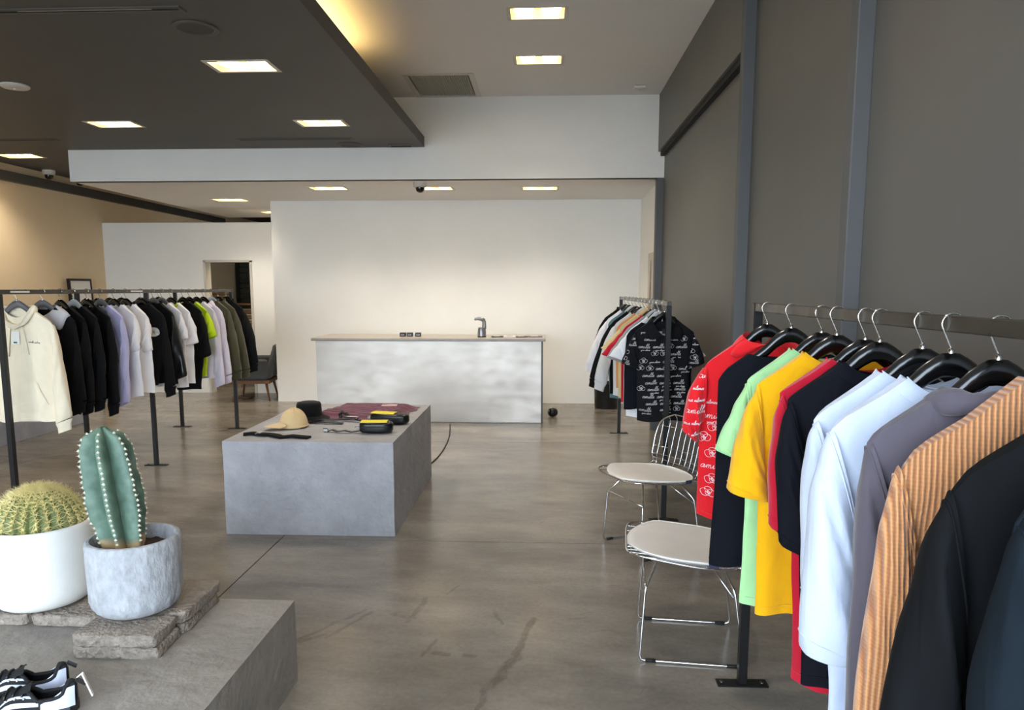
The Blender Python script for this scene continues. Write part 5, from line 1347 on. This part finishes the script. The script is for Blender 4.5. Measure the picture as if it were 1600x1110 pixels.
# baseball cap
cp = thing('baseball_cap', 'beige baseball cap lying in front of the black bucket hat', 'cap', (-1.745, 4.98, TZ), math.radians(38))
M_cap = fabric('beige_cap', (206, 178, 132), amt=.08)
def capf(u, v):
    a = 2 * PI * u; t = PI / 2 * v
    return (.098 * cos(t) * cos(a) * (1 + .02 * sin(5 * a) * v), .088 * cos(t) * sin(a), .006 + .128 * sin(t) ** .9 - .0 + .006 * sin(7 * a + 4 * v) * v)
MB().grid(capf, 36, 12, wrapu=True).build('crown', M_cap, cp, True)
MB().grid(lambda u, v: (-.06 - .02 - .125 * v * (cos((u - .5) * 2.5)), (-1 + 2 * u) * (.085 - .012 * v), .03 - .016 * v + .014 * (1 - (2 * u - 1) ** 2) * (1 - .2 * v)), 16, 7).build('brim', M_cap, cp, True)
MB().tube([capf(.78 + .44 * k / 12, .03) for k in range(13)], .006, 6).build('strap', M_cap, cp, True)
MB().lathe([(.009, 0), (.008, .006), (.0005, .008)], 10, (0, 0, .134)).build('button', M_cap, cp, True)
for k in range(6):
    a = k / 6 + .04
    MB().tube([Vector(capf(a, v / 8)) * 1.003 for v in range(9)], .0012, 4).build('seam', M_cap, cp, True)
# black strap cloth in front
def ribbon(pts, wd, th=.006):
    B = MB(); P = [Vector(p) for p in pts]; V = []; F = []
    for i, p in enumerate(P):
        d = (P[min(i + 1, len(P) - 1)] - P[max(0, i - 1)]); d.z = 0; d.normalize(); s = Vector((-d.y, d.x, 0)) * wd / 2
        V += [p + s, p - s, p - s + Vector((0, 0, th)), p + s + Vector((0, 0, th))]
    for i in range(len(P) - 1):
        for k in range(4): F.append((i * 4 + k, i * 4 + (k + 1) % 4, i * 4 + 4 + (k + 1) % 4, i * 4 + 4 + k))
    F += [(0, 1, 2, 3)[::-1], tuple((len(P) - 1) * 4 + k for k in range(4))]
    return B.add(V, F)
sb = thing('black_belt', 'black fabric belt lying along the front edge of the mid plinth', 'belt', (-1.745, 4.66, TZ), 0)
pts = [(-.24, .03, 0), (-.19, .05, .004), (-.14, .035, .002), (-.1, .0, .008), (-.05, .015, .002), (0, -.03, .006), (.05, -.06, .002), (.11, -.04, .006), (.17, -.05, .002), (.23, -.06, 0)]
ribbon(pts, .055, .012).build('strap', F_black, sb)
MB().box(-.152, -.118, .0, .05, .012, .02, bev=.003).build('buckle', M_chrome, sb)
# burgundy pleated garment, folded flat
pg = thing('folded_pleated_skirt', 'burgundy pleated garment folded flat at the back of the mid plinth', 'folded garment', (-1.375, 5.6, TZ), math.radians(-3))
M_burg = mat('burgundy_stripes', (98, 44, 64), .7, noise=(14, .45), stretch=(.6, 9, 1), sheen=.2)
def pleat(u, v):
    x = -.33 + .66 * u; y = -.32 + .62 * v
    e = min(1, min(u, 1 - u) * 9) * min(1, min(v, 1 - v) * 9)
    x += .05 * (v - .5) + .012 * sin(v * 19); y += .02 * sin(u * 7)
    return (x, y, .002 + e * (.03 + .012 * sin(y * 110 + 4 * sin(x * 7)) + .008 * sin(x * 9 + 1) * sin(y * 12)))
MB().grid(pleat, 44, 60).build('pleats', M_burg, pg, True)
MB().grid(lambda u, v: (-.22 + .34 * u, .06 + .14 * v + .03 * sin(u * 8), .03 + .02 * sin(PI * u) * sin(PI * v) + .004 * sin(v * 30 + u * 5)), 24, 24).build('fold', M_burg, pg, True)
MB().box(.1, .22, .04, .11, .044, .049, Matrix.Rotation(.15, 4, 'Z')).build('paper_tag', mat('pink_tag', (214, 178, 170), .7, noise=(20, .04)), pg)
# two belt bags
M_bag = mat('black_bag_leather', (12, 13, 16), .35, noise=(25, .15), bump=(90, .2, .002)); M_bag_y = mat('yellow_bag_panel', (232, 214, 26), .5, noise=(9, .06))
def bag(label, x, y, rz, L_, wd, h, ytop):
    t = thing('belt_bag', label, 'bag', (x, y, TZ), rz, 'belt bags on the mid plinth')
    def sup(u, v, s=1.0):
        th = 2 * PI * u; ph = -PI / 2 + PI * v; e = .4
        sg = lambda q, p: (abs(q) ** p) * (1 if q >= 0 else -1)
        return (L_ / 2 * s * sg(cos(th), .7) * sg(cos(ph), e), wd / 2 * s * sg(sin(th), .7) * sg(cos(ph), e), h / 2 + h / 2 * sg(sin(ph), e))
    MB().grid(sup, 36, 16, wrapu=True).build('body', M_bag, t, True)
    MB().grid(lambda u, v: (lambda p: (p[0], p[1], p[2] + .003))((-L_ * .44 + L_ * ytop * u, -wd * .40 + wd * .8 * v, h + .002 - .5 * (abs(2 * v - 1) ** 4) * .012)), 10, 8).build('top_panel', M_bag_y, t, True)
    MB().tube([(-L_ * .42 + L_ * .84 * k / 10, -wd * .5, h * .62) for k in range(11)], .0035, 6).build('zip', M_chrome if False else M_rubber, t, True)
    MB().box(-L_ / 2 - .03, -L_ / 2 + .015, -.012, .012, h * .3, h * .55, bev=.003).build('buckle', M_chrome, t)
    return t
b1 = bag('black belt bag with a yellow top, nearer to the plinth front', -1.13, 4.83, math.radians(4), .225, .13, .075, .78)
ribbon([(-.1, -.01, .012), (-.16, -.03, .004), (-.21, -.015, .012), (-.26, -.01, .004), (-.3, .02, .012), (-.33, .015, .0)], .024, .006).build('strap', M_bag, b1)
MB().box(-.36, -.325, -.0, .03, .004, .028, bev=.004).build('clasp', M_chrome, b1)
b2 = bag('black belt bag with a narrow yellow top, behind the other one', -1.11, 5.17, math.radians(-14), .29, .13, .075, .62)
ribbon([(-.11, 0, .02), (-.2, -.03, .006), (-.28, -.015, .02), (-.36, .0, .006), (-.44, -.05, .006), (-.52, -.08, .008), (-.58, -.13, .004), (-.54, -.18, .004), (-.42, -.16, .008), (-.3, -.14, .004)], .03, .008).build('strap', M_bag, b2)
MB().box(-.36, -.25, -.035, .005, .02, .036, bev=.004).build('clasp', M_chrome, b2)
MB().tube([(-.42, .05, .004), (-.44, .06, .03), (-.42, .07, .05), (-.38, .06, .04), (-.36, .05, .006)], .012, 6).build('loop', M_bag, b2, True)
